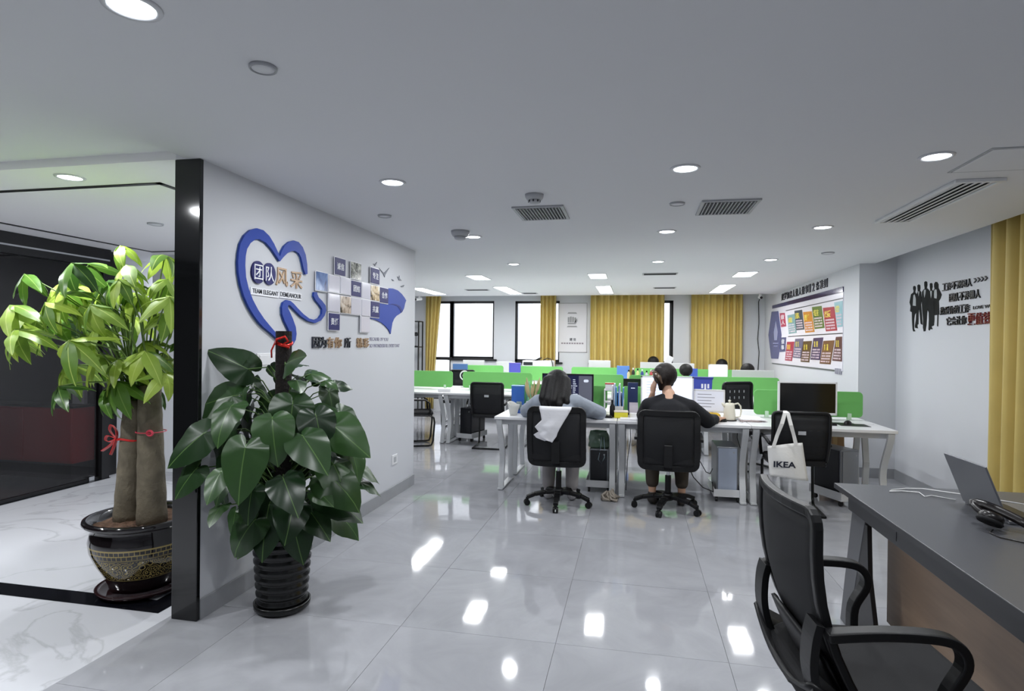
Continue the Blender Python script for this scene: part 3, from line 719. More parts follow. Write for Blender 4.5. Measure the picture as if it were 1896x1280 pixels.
for y0, y1, z0, z1 in ((10.47, 7.75, 2.042, 2.038), (10.3, 7.745, 1.613, 1.617)):
    ln.prism([(y1, z1-0.006), (y0, z0-0.006), (y0, z0+0.006), (y1, z1+0.006)], fn, 0.008, 0.0105)
obj('rule_line', ln, M_INK, rp_)
sp_ = obj('spindle', G().prism([(8.0, 1.150), (11.4, 1.142), (11.4, 1.154), (8.0, 1.168)], fn, 0.0005, 0.011), mat('poster_grey_line', (92, 96, 98), 0.4), rp_)
bk = G()
for j in range(4): bk.prism([(7.78+j*0.06, 1.12), (7.82+j*0.06, 1.12), (7.82+j*0.06, 1.19), (7.78+j*0.06, 1.19)], fn, 0.0005, 0.013)
obj('corner_blocks', bk, mat('poster_block', (150, 150, 164), 0.4), rp_)
hd = thing('poster_heading', 'black heading characters rising along the wall above the coloured cards', 'wall sign', (2.46, 9.5, 2.29))
fn2 = P0(on_poster, (2.46, 9.5, 2.29))
HT = '建罗知音人做人做事12条准则'
u = 10.77; step = (10.77-8.30)/len(HT)
for ch in HT:
    nw = 0.55 if ch in '12' else 0.78
    obj('character', lettering(G(), ch, fn2, u, u-step*nw, 2.228, 2.345, 0.0005, 0.012, B), M_INK, hd)
    u -= step

# ------------------------------------------------------------------ silhouettes and motto on the far side wall
M_SIL = mat('silhouette_black', (18, 21, 20), 0.7, spec=0.2)
FL = thing('team_silhouettes', 'black wall sticker of five standing business people', 'wall decal', (2.84, 6.6, 1.85))
fn = P0(on_right, (2.84, 6.6, 1.85))
for k, pts in enumerate(FIG):
    o = obj('figure', G().prism(pts, fn, 0.0005, 0.004), M_SIL, FL)
    obj('shirt', G().prism(SHIRT[k], fn, 0.004, 0.0055), mat('silhouette_shirt', (168, 172, 174), 0.5), o)
MO = thing('wall_motto', 'four lines of black and dark red motto characters beside the silhouettes', 'wall sign', (2.84, 5.9, 1.85))
fn = P0(on_right, (2.84, 5.9, 1.85))
M_MOTTO = mat('motto_black', (20, 22, 26), 0.35, spec=0.35); M_MRED = mat('motto_red', (110, 34, 44), 0.15)
def line(st, y0, y1, z0, z1, m):
    s = (y0-y1)/len(st)
    for k, ch in enumerate(st):
        obj('character', lettering(G(), ch, fn, y0-k*s, y0-(k+0.92)*s, z0, z1, 0.0005, 0.012, B), m, MO)
line('工作不养闲人', 6.252, 5.755, 1.985, 2.055, M_MOTTO)
line('团队不养懒人', 6.125, 5.625, 1.875, 1.95, M_MOTTO)
line('热爱你的工作', 6.287, 5.785, 1.763, 1.837, M_MOTTO)
line('它会让你', 6.168, 5.835, 1.661, 1.738, M_MOTTO)
line('更值钱', 5.815, 5.46, 1.652, 1.753, M_MRED)
obj('lettering', lettering(G(), 'LOVE WORK', fn, 5.742, 5.37, 1.784, 1.812, 0.0005, 0.006, 0.015), M_MOTTO, MO)
for k in range(4):
    y = 5.735-k*0.052
    obj('arrow_mark', G().prism([(y, 2.01), (y-0.028, 2.03), (y, 2.05), (y-0.014, 2.05), (y-0.045, 2.03), (y-0.014, 2.01)][::-1], fn, 0.0005, 0.01), M_MOTTO, MO)

# ------------------------------------------------------------------ poster between the far windows
pf = thing('framed_notice', 'pale framed notice with a clenched fist emblem between far curtains', 'poster', (-1.23, 12.1, 1.79))
fn = P0(on_back, (-1.23, 12.1, 1.79))
obj('sheet', G().prism([(-1.52, 1.29), (-0.94, 1.29), (-0.94, 2.29), (-1.52, 2.29)], fn, 0.0, 0.008), mat('notice_sheet', (214, 212, 216), 0.35), pf)
g = G()
for a, b_, c2, d2 in ((-1.525, -0.935, 1.285, 1.297), (-1.525, -0.935, 2.283, 2.295), (-1.525, -1.513, 1.285, 2.295), (-0.947, -0.935, 1.285, 2.295)):
    g.prism([(a, c2), (b_, c2), (b_, d2), (a, d2)], fn, 0.0, 0.014)
obj('frame', g, mat('notice_frame', (170, 168, 172), 0.4), pf)
fist = G()
for k in range(4):
    x = -1.33+k*0.045
    fist.prism([(x, 1.90), (x+0.035, 1.90), (x+0.035, 2.02-abs(k-1.2)*0.012), (x, 2.02-abs(k-1.2)*0.012)], fn, 0.008, 0.012)
fist.prism([(-1.33, 1.86), (-1.17, 1.86), (-1.13, 1.93), (-1.14, 1.985), (-1.165, 1.95), (-1.2, 1.89), (-1.33, 1.89)], fn, 0.008, 0.012)
for z0, w in ((2.075, 0.10), (1.80, 0.11)):
    fist.prism([(-1.24-w, z0), (-1.24+w, z0), (-1.24+w*0.8, z0+0.03), (-1.24-w*0.8, z0+0.03)], fn, 0.008, 0.012)
obj('fist_emblem', fist, mat('notice_grey', (146, 146, 148), 0.5), pf)
obj('character', lettering(G(), '建', fn, -1.29, -1.23, 1.52, 1.58, 0.008, 0.011, B), M_INK, pf)
obj('character', lettering(G(), '信', fn, -1.215, -1.16, 1.52, 1.58, 0.008, 0.011, B), M_INK, pf)
pr = G()
for k in range(9):
    x = -1.46+k*0.052
    pr.prism([(x, 1.455), (x+0.038, 1.455), (x+0.038, 1.485), (x, 1.485)], fn, 0.008, 0.010)
obj('print', pr, mat('notice_print', (140, 130, 138), 0.5), pf)

# ------------------------------------------------------------------ curtains
M_CURT = mat('gold_curtain', (222, 202, 124), 0.5, transl=0.36, sheen=0.2, noise=0.05, nscale=3, bump=0.05, bscale=300)
def curtain(name, label, p0, p1, z0, z1, n, amp=0.035, narrow=None, seed=0):
    rnd = random.Random(seed)
    ph = [rnd.uniform(-0.5, 0.5) for _ in range(n+2)]; am = [rnd.uniform(0.6, 1.3) for _ in range(n+2)]
    p0 = Vector(p0); p1 = Vector(p1); d = p1-p0; nrm = Vector((-d.y, d.x)).normalized()
    def fn(u, v):
        s = u*n; k = min(int(s), n)
        a = amp*(am[k]*(1-(s-k))+am[k+1]*(s-k))
        sn = math.sin(2*math.pi*s+ph[k]*0.8*math.sin(math.pi*(s-k)))
        off = math.copysign(abs(sn)**0.7, sn)*a*(0.75+0.35*(1-v))
        uu = u
        if narrow: uu = narrow(u, v)
        q = p0+d*uu+nrm*off
        return (q.x, q.y, z0+(z1-z0)*v)
    t = thing(name, label, 'curtain', (p0.x, p0.y, z0), 0, 'gold floor curtains')
    M = Matrix.Translation((-p0.x, -p0.y, -z0))
    o = obj('drape', G().grid(n*12+1, 10, fn, M), M_CURT, t, smooth=True, solid=0.003)
    rl = G().tube([M @ Vector((p0.x, p0.y, z1+0.02)), M @ Vector((p1.x, p1.y, z1+0.02))], 0.012, 8)
    obj('rail', rl, M_WMET, t, smooth=True)
    return t
curtain('gold_curtain', 'gold curtain gathered beside the black shelf in the far corner', (-4.36, 11.985), (-3.98, 11.985), 0.05, 2.725, 4, 0.05,
        narrow=lambda u, v: 0.02+0.5*u+(0.46*u)*max(0, (v-0.1)/0.9)**1.2, seed=1)
curtain('gold_curtain', 'narrow gold curtain beside the framed notice and printer', (-1.88, 11.985), (-1.56, 11.985), 1.0, 2.725, 4, 0.05, seed=2)
curtain('gold_curtain', 'wide gold curtain drawn almost across its window', (-0.86, 11.985), (0.58, 11.985), 0.05, 2.725, 11, 0.055, seed=3)
curtain('gold_curtain', 'gold curtain closest to the poster of coloured cards', (1.09, 11.985), (2.04, 11.985), 0.05, 2.725, 8, 0.05, seed=4)
curtain('gold_curtain', 'tall gold curtain on the wall behind the open laptop', (2.725, 3.4), (2.725, 5.28), 0.03, 2.725, 10, 0.088, seed=5)

def smooth_path(pts, n=5):
    pts = [Vector(p) for p in pts]; out = []
    for i in range(len(pts)-1):
        a, b, c, d = pts[max(i-1, 0)], pts[i], pts[i+1], pts[min(i+2, len(pts)-1)]
        for k in range(n):
            t = k/n
            out.append(0.5*((2*b)+(c-a)*t+(2*a-5*b+4*c-d)*t*t+(3*b-a-3*c+d)*t**3))
    return out+[pts[-1]]
# ------------------------------------------------------------------ workstations
M_DESK = mat('white_laminate', (224, 224, 226), 0.3)
M_LEG = mat('white_coated_steel', (208, 210, 212), 0.35)
M_FOOT = mat('black_foot', (18, 18, 19), 0.5)
ZD = 0.74
def make_desk(w, d):
    """Origin at the floor under the middle of the seated edge; the desk reaches d towards +y."""
    t = thing('workstation_desk', 'white office desk', 'desk')
    obj('worktop', G().box(-w/2+0.002, w/2-0.002, 0, d, ZD-0.028, ZD), M_DESK, t, bevel=0.004)
    obj('apron_beam', G().box(-w/2+0.05, w/2-0.05, 0.10, 0.14, ZD-0.085, ZD-0.028).box(-w/2+0.05, w/2-0.05, d-0.12, d-0.08, ZD-0.085, ZD-0.028), M_LEG, t, bevel=0.003)
    for s in (-1, 1):
        x = s*(w/2-0.045)
        fr = smooth_path([(x, 0.03, ZD-0.03), (x, 0.035, ZD-0.06), (x, 0.06, ZD-0.12), (x, 0.16, ZD-0.30), (x, 0.195, ZD-0.40), (x, 0.19, 0.24), (x, 0.15, 0.10), (x, 0.14, 0.02)])
        obj('leg', G().sweep(fr, 0.055, 0.028, (1, 0, 0)), M_LEG, t, bevel=0.004)
        rr = [(x, d-0.05, ZD-0.03), (x, d-0.07, ZD-0.14), (x, d-0.12, 0.36), (x, d-0.10, 0.16), (x, d-0.08, 0.02)]
        obj('leg', G().sweep(rr, 0.055, 0.028, (1, 0, 0)), M_LEG, t, bevel=0.004)
        obj('foot_rail', G().box(x-0.0275, x+0.0275, 0.10, d-0.05, 0.004, 0.022), M_LEG, t, bevel=0.003)
        obj('foot_pad', G().box(x-0.02, x+0.02, 0.12, 0.17, 0, 0.006).box(x-0.02, x+0.02, d-0.10, d-0.06, 0, 0.006), M_FOOT, t)
    return t
DESKS = {}
def desk(x0, x1, yf, label, back=False, d=0.70, group=None):
    w = round(x1-x0, 3)
    pos = ((x0+x1)/2, yf, 0); rz = math.pi if back else 0
    if (w, d) not in DESKS:
        DESKS[(w, d)] = t = make_desk(w, d); t.location = pos; t.rotation_euler = (0, 0, rz); t['label'] = label; t['group'] = group
        return t
    return dup(DESKS[(w, d)], pos, rz, label, group)
E1 = [-1.325, -0.145, 1.04, 2.22]
E2 = [-3.85, -2.66, -1.47, -0.28, 0.91, 2.10]
E3 = [-3.45, -2.33, -1.21, -0.09, 1.03, 2.15]
GD = 'white workstation desks'
for k, nm in enumerate(('where the person in grey sits', 'where the person in black sits', 'with the black screened monitor')):
    desk(E1[k], E1[k+1], 5.6, 'white front row desk %s' % nm, group=GD)
for k, nm in enumerate(('the person in grey', 'the person in black', 'the black screened monitor')):
    desk(E1[k], E1[k+1], 7.04, 'white desk backing onto the green screen in front of %s' % nm, True, group=GD)
N2 = ['beside the turned cantilever chair', 'with the cantilever chair tucked under it', 'in the middle row, straight behind the person in grey', 'in the middle row, straight behind the person in black', 'in the middle row beside the rules poster']
for k in range(5):
    desk(E2[k], E2[k+1], 8.05, 'white middle row desk ' + N2[k].replace('in the middle row, ', '').replace('in the middle row ', ''), group=GD)
    desk(E2[k], E2[k+1], 9.47, 'white desk on the window side of the middle row, ' + ['in the heart wall corner', 'second from the heart wall', 'third from the heart wall', 'behind the person in black', 'by the rules poster'][k], True, group=GD)
for k in range(5):
    desk(E3[k], E3[k+1], 10.3, 'white far row desk ' + ['by the open window', 'before the narrow gold curtain', 'before the fist notice', 'before the wide gold curtain', 'before the gold curtain by the rules poster'][k], group=GD)
    desk(E3[k], E3[k+1], 11.7, 'white far row desk on the window side, ' + ['by the open window', 'before the narrow gold curtain', 'before the fist notice', 'before the wide gold curtain', 'by the rules poster'][k], True, group=GD)

M_GREEN = mat('green_desk_screen', (104, 176, 92), 0.6, noise=0.03, nscale=4, bump=0.03, bscale=400)
M_GREENT = mat('green_edge_trim', (128, 206, 110), 0.5)
M_CLAMP = mat('pale_clamp', (196, 222, 196), 0.4)
def desk_screen(x0, x1, y, label, z0=0.765, z1=1.015):
    w, h = x1-x0, z1-z0
    t = thing('desk_screen', label, 'desk screen', ((x0+x1)/2, y, ZD), 0, 'green desk screens')
    pts = [(-w/2, 0)]+[(u, v+h/2) for u, v in rrect(w, h, 0.045) if v > 0 or True]
    c = z0-ZD
    poly = [(u, v+h/2+c) for u, v in rrect(w, h, 0.04)]
    obj('panel', G().prism(poly, lambda u, v, d: (u, d, v), -0.011, 0.011), M_GREEN, t, bevel=0.003)
    for u in (-w/2+0.12, w/2-0.12):
        obj('clamp', G().box(u-0.018, u+0.018, -0.022, -0.0112, 0.0, 0.065).box(u-0.018, u+0.018, 0.0112, 0.022, 0.0, 0.065).box(u-0.018, u+0.018, -0.0112, 0.0112, 0.0, c), M_CLAMP, t, bevel=0.003)
    return t
for a, b_, lb in ((-1.25, -0.268, 'green screen behind the dark monitor of the front row'), (-0.12, 0.47, 'short green screen behind the person in black'), (1.19, 2.186, 'green screen behind the black screened monitor with white bezel')):
    desk_screen(a, b_, 6.32, lb)
for a, b_, lb in ((-3.75, -2.735, 'green screen in the middle row nearest the heart wall'), (-2.57, -1.49, 'green screen behind the tucked in cantilever chair'), (-1.15, -0.14, 'green screen in the middle row beyond the person in grey'),
                  (-0.06, 0.84, 'green screen in the middle row beyond the person in black'), (1.03, 1.976, 'green screen in the middle row beside the rules poster')):
    desk_screen(a, b_, 8.76, lb)
for a, b_, lb in ((-3.35, -2.43, 'green screen in the far row under the open window'), (-2.26, -1.29, 'green screen in the far row before the printer'), (-1.13, -0.155, 'green screen in the far row below the fist notice'),
                  (0.02, 0.98, 'green screen in the far row below the wide gold curtain'), (1.08, 2.05, 'green screen in the far row beside the poster wall')):
    desk_screen(a, b_, 11.0, lb, z1=1.03)

# ------------------------------------------------------------------ chairs
M_BPL = mat('black_plastic', (17, 17, 19), 0.42, spec=0.35)
M_BFAB = mat('black_fabric', (20, 20, 23), 0.85, bump=0.12, bscale=500)
def mesh_fabric():
    m = bpy.data.materials.new('black_mesh_fabric'); m.use_nodes = True
    nt = m.node_tree; N = nt.nodes; L = nt.links; b = N['Principled BSDF']
    b.inputs['Base Color'].default_value = (*lin((20, 21, 25)), 1); b.inputs['Roughness'].default_value = 0.75
    t = N.new('ShaderNodeBsdfTransparent'); mx = N.new('ShaderNodeMixShader'); mx.inputs[0].default_value = 0.08
    L.new(b.outputs[0], mx.inputs[1]); L.new(t.outputs[0], mx.inputs[2]); L.new(mx.outputs[0], N['Material Output'].inputs[0])
    return m
M_MESH = mesh_fabric()
M_CHR = mat('chrome', (200, 202, 205), 0.12, metal=1.0)
M_BSTEEL = mat('black_steel_tube', (20, 21, 22), 0.25, metal=0.2)

def back_surface(w, z0, z1, yb, lean, curve, taper=0.0):
    """returns f(u, v): u 0..1 across, v 0..1 from the bottom up"""
    def f(u, v, off=0.0):
        ww = w*(1-taper*(1-v)**2)
        x = (u-0.5)*ww
        y = yb-lean*v+curve*(2*u-1)**2*1.0+0.035*math.sin(math.pi*v)*(-1)+0.045*(1-v)**3+off
        return (x, y, z0+(z1-z0)*v)
    return f
def ring_on(f, n=9, e=0.0, corner=0.09):
    pts = []
    prm = rrect(1, 1, corner, 4)
    for i in range(len(prm)):
        a = prm[i]; b_ = prm[(i+1) % len(prm)]
        k = max(1, int(math.hypot(b_[0]-a[0], b_[1]-a[1])*n))
        for j in range(k):
            pts.append(f(a[0]+(b_[0]-a[0])*j/k+0.5, a[1]+(b_[1]-a[1])*j/k+0.5))
    return pts
def swivel_base(t, R=0.29, rot=0.0):
    obj('base_hub', G().lathe([(0.045, 0.085), (0.05, 0.09), (0.05, 0.13), (0.035, 0.15), (0.0005, 0.15)], 20), M_BPL, t, smooth=True)
    for k in range(5):
        a = rot+2*math.pi*k/5; c, s = math.cos(a), math.sin(a); sd = (-s, c, 0)
        pts = [(c*r, s*r, z) for r, z in ((0.02, 0.115), (0.12, 0.115), (0.22, 0.098), (R, 0.072))]
        g = G()
        for q0, q1, w0 in zip(pts, pts[1:], (0.062, 0.054, 0.044)):
            g.sweep([q0, q1], w0, 0.032, sd)
        o = obj('base_arm', g, M_BPL, t, bevel=0.006)
        cs = obj('caster', G().tube([(c*R, s*R, 0.075), (c*R, s*R, 0.05)], 0.010, 8)
                 .tube([(c*R-sd[0]*0.022, s*R-sd[1]*0.022, 0.027), (c*R-sd[0]*0.006, s*R-sd[1]*0.006, 0.027)], 0.027, 16)
                 .tube([(c*R+sd[0]*0.006, s*R+sd[1]*0.006, 0.027), (c*R+sd[0]*0.022, s*R+sd[1]*0.022, 0.027)], 0.027, 16)
                 .box(c*R-0.016, c*R+0.016, s*R-0.016, s*R+0.016, 0.034, 0.056), M_BPL, t)
    obj('gas_column', G().tube([(0, 0, 0.14), (0, 0, 0.30)], 0.026, 16), M_BPL, t, smooth=False)
    obj('gas_piston', G().tube([(0, 0, 0.29), (0, 0, 0.40)], 0.014, 14), M_CHR, t)
    obj('tilt_mechanism', G().box(-0.07, 0.07, -0.12, 0.10, 0.385, 0.43).box(0.07, 0.20, -0.01, 0.01, 0.40, 0.412), M_BPL, t, bevel=0.008)
def seat_cushion(t, w=0.48, d=0.46, z=0.43, h=0.075, mtl=None):
    poly = rrect(w, d, 0.09, 6)
    g = G().prism(poly, lambda u, v, dd: (u, v, dd), z, z+h)
    o = obj('seat', g, mtl or M_BFAB, t, bevel=0.026, bseg=4)
    obj('seat_pan', G().prism(rrect(w-0.06, d-0.06, 0.08, 5), lambda u, v, dd: (u, v, dd), z-0.015, z+0.004), M_BPL, t)
def arm_loop(t, s, x=0.262, ztop=0.665, f=0.0):
    pts = smooth_path([(s*x, -0.235, ztop-0.015), (s*x, -0.10, ztop), (s*x, 0.10+f, ztop), (s*x, 0.155+f, ztop-0.02), (s*x, 0.17+f, ztop-0.07), (s*x, 0.13+f, ztop-0.15), (s*(x-0.01), 0.05, 0.455), (s*(x-0.03), 0.01, 0.43)])
    obj('armrest', G().sweep(pts, 0.045, 0.026, (1, 0, 0)), M_BPL, t, bevel=0.007, bseg=3)
def task_chair(name, label, loc, rz, z1=0.885, w=0.465, z0=0.40, lean=0.03, arms=True, rot=0.3, taper=0.0, wide=0.05, group='black swivel chairs'):
    t = thing(name, label, 'chair', loc, rz, group)
    swivel_base(t, rot=rot)
    seat_cushion(t)
    f = back_surface(w, z0, z1, -0.245, lean, 0.045, taper)
    obj('back_frame', G().sweep(ring_on(f, 9), 0.032, wide, (0, 1, 0), closed=True), M_BPL, t, bevel=0.006)
    obj('back_mesh', G().grid(11, 11, lambda u, v: f(0.03+0.94*u, 0.03+0.94*v)), M_MESH, t, smooth=True, solid=0.004)
    mz = (z0+0.28*(z1-z0))
    obj('lumbar_pad', G().grid(9, 5, lambda u, v: f(0.12+0.76*u, 0.16+0.26*v, 0.016)), M_BFAB, t, smooth=True, solid=0.014)
    obj('back_spine', G().sweep([(0, -0.10, 0.405), (0, -0.22, 0.40), (0, -0.285, 0.43), (0, f(0.5, 0.2)[1]-0.035, z0+0.12), (0, f(0.5, 0.45)[1]-0.022, z0+0.45*(z1-z0))], 0.07, 0.018, (1, 0, 0)), M_BPL, t, bevel=0.005)
    if arms:
        arm_loop(t, -1); arm_loop(t, 1)
    return t
task_chair('task_chair', 'black swivel chair with a white cloth over its back', (-0.655, 5.335, 0), 0.02, rot=-math.pi/2+0.02, arms=False)
task_chair('task_chair', 'black swivel chair under the person dressed in black', (0.31, 5.40, 0), -0.06, z1=0.875, rot=-math.pi/2-0.25)
# chair standing close to the dark desk
nc = thing('task_chair', 'black mesh swivel chair with loop armrests pulled up to the dark desk', 'chair', (0.715, 1.97, 0), -math.pi/2+0.09, 'black swivel chairs')
swivel_base(nc, rot=0.5)
seat_cushion(nc, 0.49, 0.50, 0.425, 0.08)
fN = back_surface(0.46, 0.45, 1.0, -0.185, 0.10, 0.035, 0.06)
obj('back_frame', G().sweep(ring_on(fN, 9, corner=0.07), 0.028, 0.030, (0, 1, 0), closed=True), M_BPL, nc, bevel=0.006)
obj('back_mesh', G().grid(13, 13, lambda u, v: fN(0.02+0.96*u, 0.02+0.96*v)), M_MESH, nc, smooth=True, solid=0.004)
obj('lumbar_pad', G().grid(11, 7, lambda u, v: fN(0.03+0.94*u, 0.03+0.36*v*(1-0.35*(2*u-1)**2), -0.022)), M_BPL, nc, smooth=True, solid=0.012)
for s in (-1, 1):
    pts = smooth_path([(s*0.03, -0.05, 0.40), (s*0.10, -0.20, 0.385), (s*0.17, -0.19, 0.41), (s*0.205, -0.238, 0.50), (s*0.21, -0.258, 0.58), (s*0.215, -0.256, 0.66), (s*0.215, -0.245, 0.71)])
    obj('back_bracket', G().sweep(pts, 0.075, 0.022, (1, 0, 0)), M_BPL, nc, bevel=0.007, bseg=3)
    arm_loop(nc, s, 0.262, 0.705, -0.07)
obj('seat_shell', G().grid(13, 9, lambda u, v: ((u-0.5)*0.50, -0.27+0.34*v, 0.375+0.10*abs(2*u-1)**2.2*0.8+0.10*(1-v)**2)), M_BPL, nc, smooth=True, solid=0.012)

def sled_chair(label, loc, rz, z1=0.90, w=0.44, perforated=False):
    t = thing('cantilever_chair', label, 'chair', loc, rz, 'black cantilever chairs')
    poly = rrect(0.45, 0.44, 0.06, 5)
    obj('seat', G().prism(poly, lambda u, v, d: (u, v, d), 0.435, 0.485), M_BFAB, t, bevel=0.018, bseg=3)
    f = back_surface(w, 0.46, z1, -0.235, 0.06, 0.02)
    obj('back_frame', G().tube(ring_on(f, 8, corner=0.08), 0.014, 8, closed=True), M_BPL, t, smooth=True)
    if perforated:
        bk = obj('back_shell', G().grid(9, 9, lambda u, v: f(0.02+0.96*u, 0.02+0.96*v)), M_BPL, t, smooth=True, solid=0.012)
        for a in range(4):
            for b_ in range(2):
                p = f(0.26+0.16*a, 0.80-0.14*b_)
                obj('hand_hole', G().cb((p[0], p[1], p[2]), (0.010, 0.022, 0.030)), M_CGREY, bk)
    else:
        obj('back_mesh', G().grid(9, 9, lambda u, v: f(0.02+0.96*u, 0.02+0.96*v)), M_MESH, t, smooth=True, solid=0.003)
        obj('lumbar_pad', G().grid(7, 5, lambda u, v: f(0.08+0.84*u, 0.05+0.62*v, 0.004)), M_BFAB, t, smooth=True, solid=0.010)
        p = f(0.5, 0.62)
        obj('maker_badge', G().cb((p[0], p[1]-0.012, p[2]), (0.06, 0.006, 0.03)), M_CGREY, t)
    x = 0.215
    fr = []
    for s in (-1, 1):
        a = [(s*x, -0.20, 0.47), (s*x, -0.17, 0.44), (s*x, 0.17, 0.432), (s*x, 0.225, 0.40), (s*x, 0.235, 0.33), (s*x, 0.215, 0.08), (s*x, 0.195, 0.022), (s*x, 0.15, 0.013), (s*x, -0.20, 0.013)]
        fr = fr+a if s < 0 else fr+a[::-1]
    obj('sled_frame', G().tube(fr, 0.0125, 8), M_BSTEEL, t, smooth=True)
    for s in (-1, 1):
        obj('armrest', G().tube([(s*0.235, -0.235, 0.62), (s*0.25, -0.10, 0.655), (s*0.25, 0.10, 0.655), (s*0.25, 0.16, 0.61), (s*0.235, 0.17, 0.46)], 0.014, 8), M_BPL, t, smooth=True)
    return t
sled_chair('black cantilever chair with a white tote bag hung on its back', (1.39, 5.62, 0), -0.03, z1=0.895)
sled_chair('black cantilever chair tucked under the middle row near the heart wall', (-1.94, 8.02, 0), 0.03, z1=0.915)
sled_chair('black cantilever chair half hidden by the end of the heart wall', (-3.02, 7.98, 0), -1.15, z1=0.93)
sled_chair('black chair with perforated back seen between two green screens', (1.40, 7.42, 0), math.pi+0.55, z1=1.0, perforated=True)
sled_chair('black cantilever chair beyond the middle row, in the gap of the green screens', (-2.95, 9.75, 0), math.pi, z1=0.97)

# ------------------------------------------------------------------ dark desk with the laptop
M_DTOP = mat('dark_grey_laminate', (80, 81, 85), 0.34)
M_DEDGE = mat('dark_edge_band', (52, 53, 56), 0.4)
M_WOOD = bpy.data.materials.new('brown_wood_panel'); M_WOOD.use_nodes = True
_N = M_WOOD.node_tree.nodes; _L = M_WOOD.node_tree.links
_tc = _N.new('ShaderNodeTexCoord'); _mp = _N.new('ShaderNodeMapping'); _mp.inputs['Scale'].default_value = (1, 1.2, 14)
_nz = _N.new('ShaderNodeTexNoise'); _nz.inputs['Scale'].default_value = 3; _nz.inputs['Detail'].default_value = 6
_rp = _N.new('ShaderNodeValToRGB'); _rp.color_ramp.elements[0].color = (*lin((112, 92, 76)), 1); _rp.color_ramp.elements[1].color = (*lin((142, 120, 100)), 1)
_L.new(_tc.outputs['Object'], _mp.inputs[0]); _L.new(_mp.outputs[0], _nz.inputs['Vector']); _L.new(_nz.outputs['Fac'], _rp.inputs[0]); _L.new(_rp.outputs[0], _N['Principled BSDF'].inputs['Base Color'])
_N['Principled BSDF'].inputs['Roughness'].default_value = 0.4
rd = thing('reception_desk', 'dark grey topped desk with brown wood panel and slanted legs', 'desk', (1.7, 2.2, 0))
X0, X1, Y0, Y1 = 1.035-1.7, 2.25-1.7, 0.75-2.2, 3.365-2.2
obj('worktop', G().box(X0, X1, Y0, Y1, 0.716, 0.741), M_DTOP, rd, bevel=0.002)
obj('edge_band', G().box(X0-0.002, X0, Y0, Y1, 0.7155, 0.7395).box(X0-0.002, X1, Y1, Y1+0.002, 0.7155, 0.7395), M_DEDGE, rd)
obj('side_rail', G().box(X0+0.05, X0+0.075, Y0+0.1, Y1-0.05, 0.62, 0.716), M_DEDGE, rd, bevel=0.002)
obj('rail_joint', G().box(X0+0.0485, X0+0.05, Y1-0.62, Y1-0.614, 0.64, 0.715), M_BLK, rd)
for yy in (Y1-0.08, Y0+0.4):
    for s, xx in ((1, X0+0.08), (-1, X1-0.08)):
        q0, q1 = (xx-0.02, xx+0.005) if s > 0 else (xx-0.005, xx+0.02)
        lg = G().prism([(yy-0.20, 0.716), (yy-0.02, 0.716), (yy+0.16, 0.0), (yy+0.04, 0.0)], lambda u, v, d: (d, u, v), q0, q1)
        obj('leg', lg, M_DTOP, rd, bevel=0.003)
        gs = G().prism([(yy-0.14, 0.60), (yy-0.19, 0.60), (yy-0.21, 0.36), (yy-0.34, 0.0), (yy+0.04, 0.0)], lambda u, v, d: (d, u, v), q0+0.002, q1-0.002)
        obj('leg_gusset', gs, M_BLK, rd, bevel=0.002)
obj('wood_panel', G().box(X0+0.20, X0+0.225, Y0+0.12, Y1-0.14, 0.10, 0.66), M_WOOD, rd, bevel=0.002)

M_ALU = mat('grey_aluminium', (120, 122, 128), 0.35, metal=0.5)
lap = thing('laptop', 'open grey laptop on the dark desk, lid towards the chair', 'laptop', (1.60, 2.90, 0.741), 0)
obj('base', G().box(-0.11, 0.12, -0.165, 0.165, 0, 0.014), M_ALU, lap, bevel=0.004)
obj('keyboard', G().box(-0.07, 0.03, -0.14, 0.14, 0.014, 0.0155), M_BLK, lap)
lid = obj('lid', G().box(-0.004, 0.004, -0.165, 0.165, 0, 0.232, Matrix.Translation((-0.113, 0, 0.012)) @ Matrix.Rotation(math.radians(-21), 4, 'Y')), M_ALU, lap, bevel=0.003)
obj('display', G().box(0.0042, 0.0055, -0.153, 0.153, 0.018, 0.222, Matrix.Translation((-0.113, 0, 0.012)) @ Matrix.Rotation(math.radians(-21), 4, 'Y')), mat('display_off', (12, 12, 14), 0.1), lid)
M_CABW = mat('white_cable', (222, 222, 222), 0.4)
tag(obj('charging_cable', G().tube([(1.47, 3.10, 0.747), (1.40, 3.17, 0.745), (1.36, 3.14, 0.745), (1.37, 3.22, 0.746), (1.30, 3.235, 0.745), (1.235, 3.21, 0.746), (1.26, 3.245, 0.746), (1.34, 3.29, 0.747), (1.42, 3.30, 0.748), (1.60, 3.20, 0.747), (1.75, 3.08, 0.747)], 0.0028, 6), M_CABW, smooth=True), 'thin white charging cable lying in loops on the dark desk', 'cable')
tag(obj('white_paper', G().box(1.74, 1.98, 2.70, 3.02, 0.7412, 0.7422), M_WHITE), 'white paper sheets on the dark desk behind the laptop', 'paper')
hp = thing('headphones', 'black headphones lying on the dark desk before the laptop', 'headphones', (1.45, 2.62, 0.741), 0.5)
M_HP = mat('black_leather', (22, 18, 18), 0.3)
for k, (px_, py_, tl) in enumerate(((-0.055, 0.055, 0.5), (0.055, -0.045, -0.3))):
    Mt = Matrix.Translation((px_, py_, 0.046)) @ Matrix.Rotation(tl, 4, 'Y')
    c = obj('ear_cup', G().lathe([(0.0005, -0.018), (0.034, -0.018), (0.042, -0.008), (0.042, 0.008), (0.034, 0.02), (0.0005, 0.022)], 20, M=Mt), M_HP, hp, smooth=True)
    obj('ear_pad', G().lathe([(0.022, -0.018), (0.04, -0.022), (0.046, -0.014), (0.040, -0.004)], 20, M=Mt), M_BFAB, c, smooth=True)
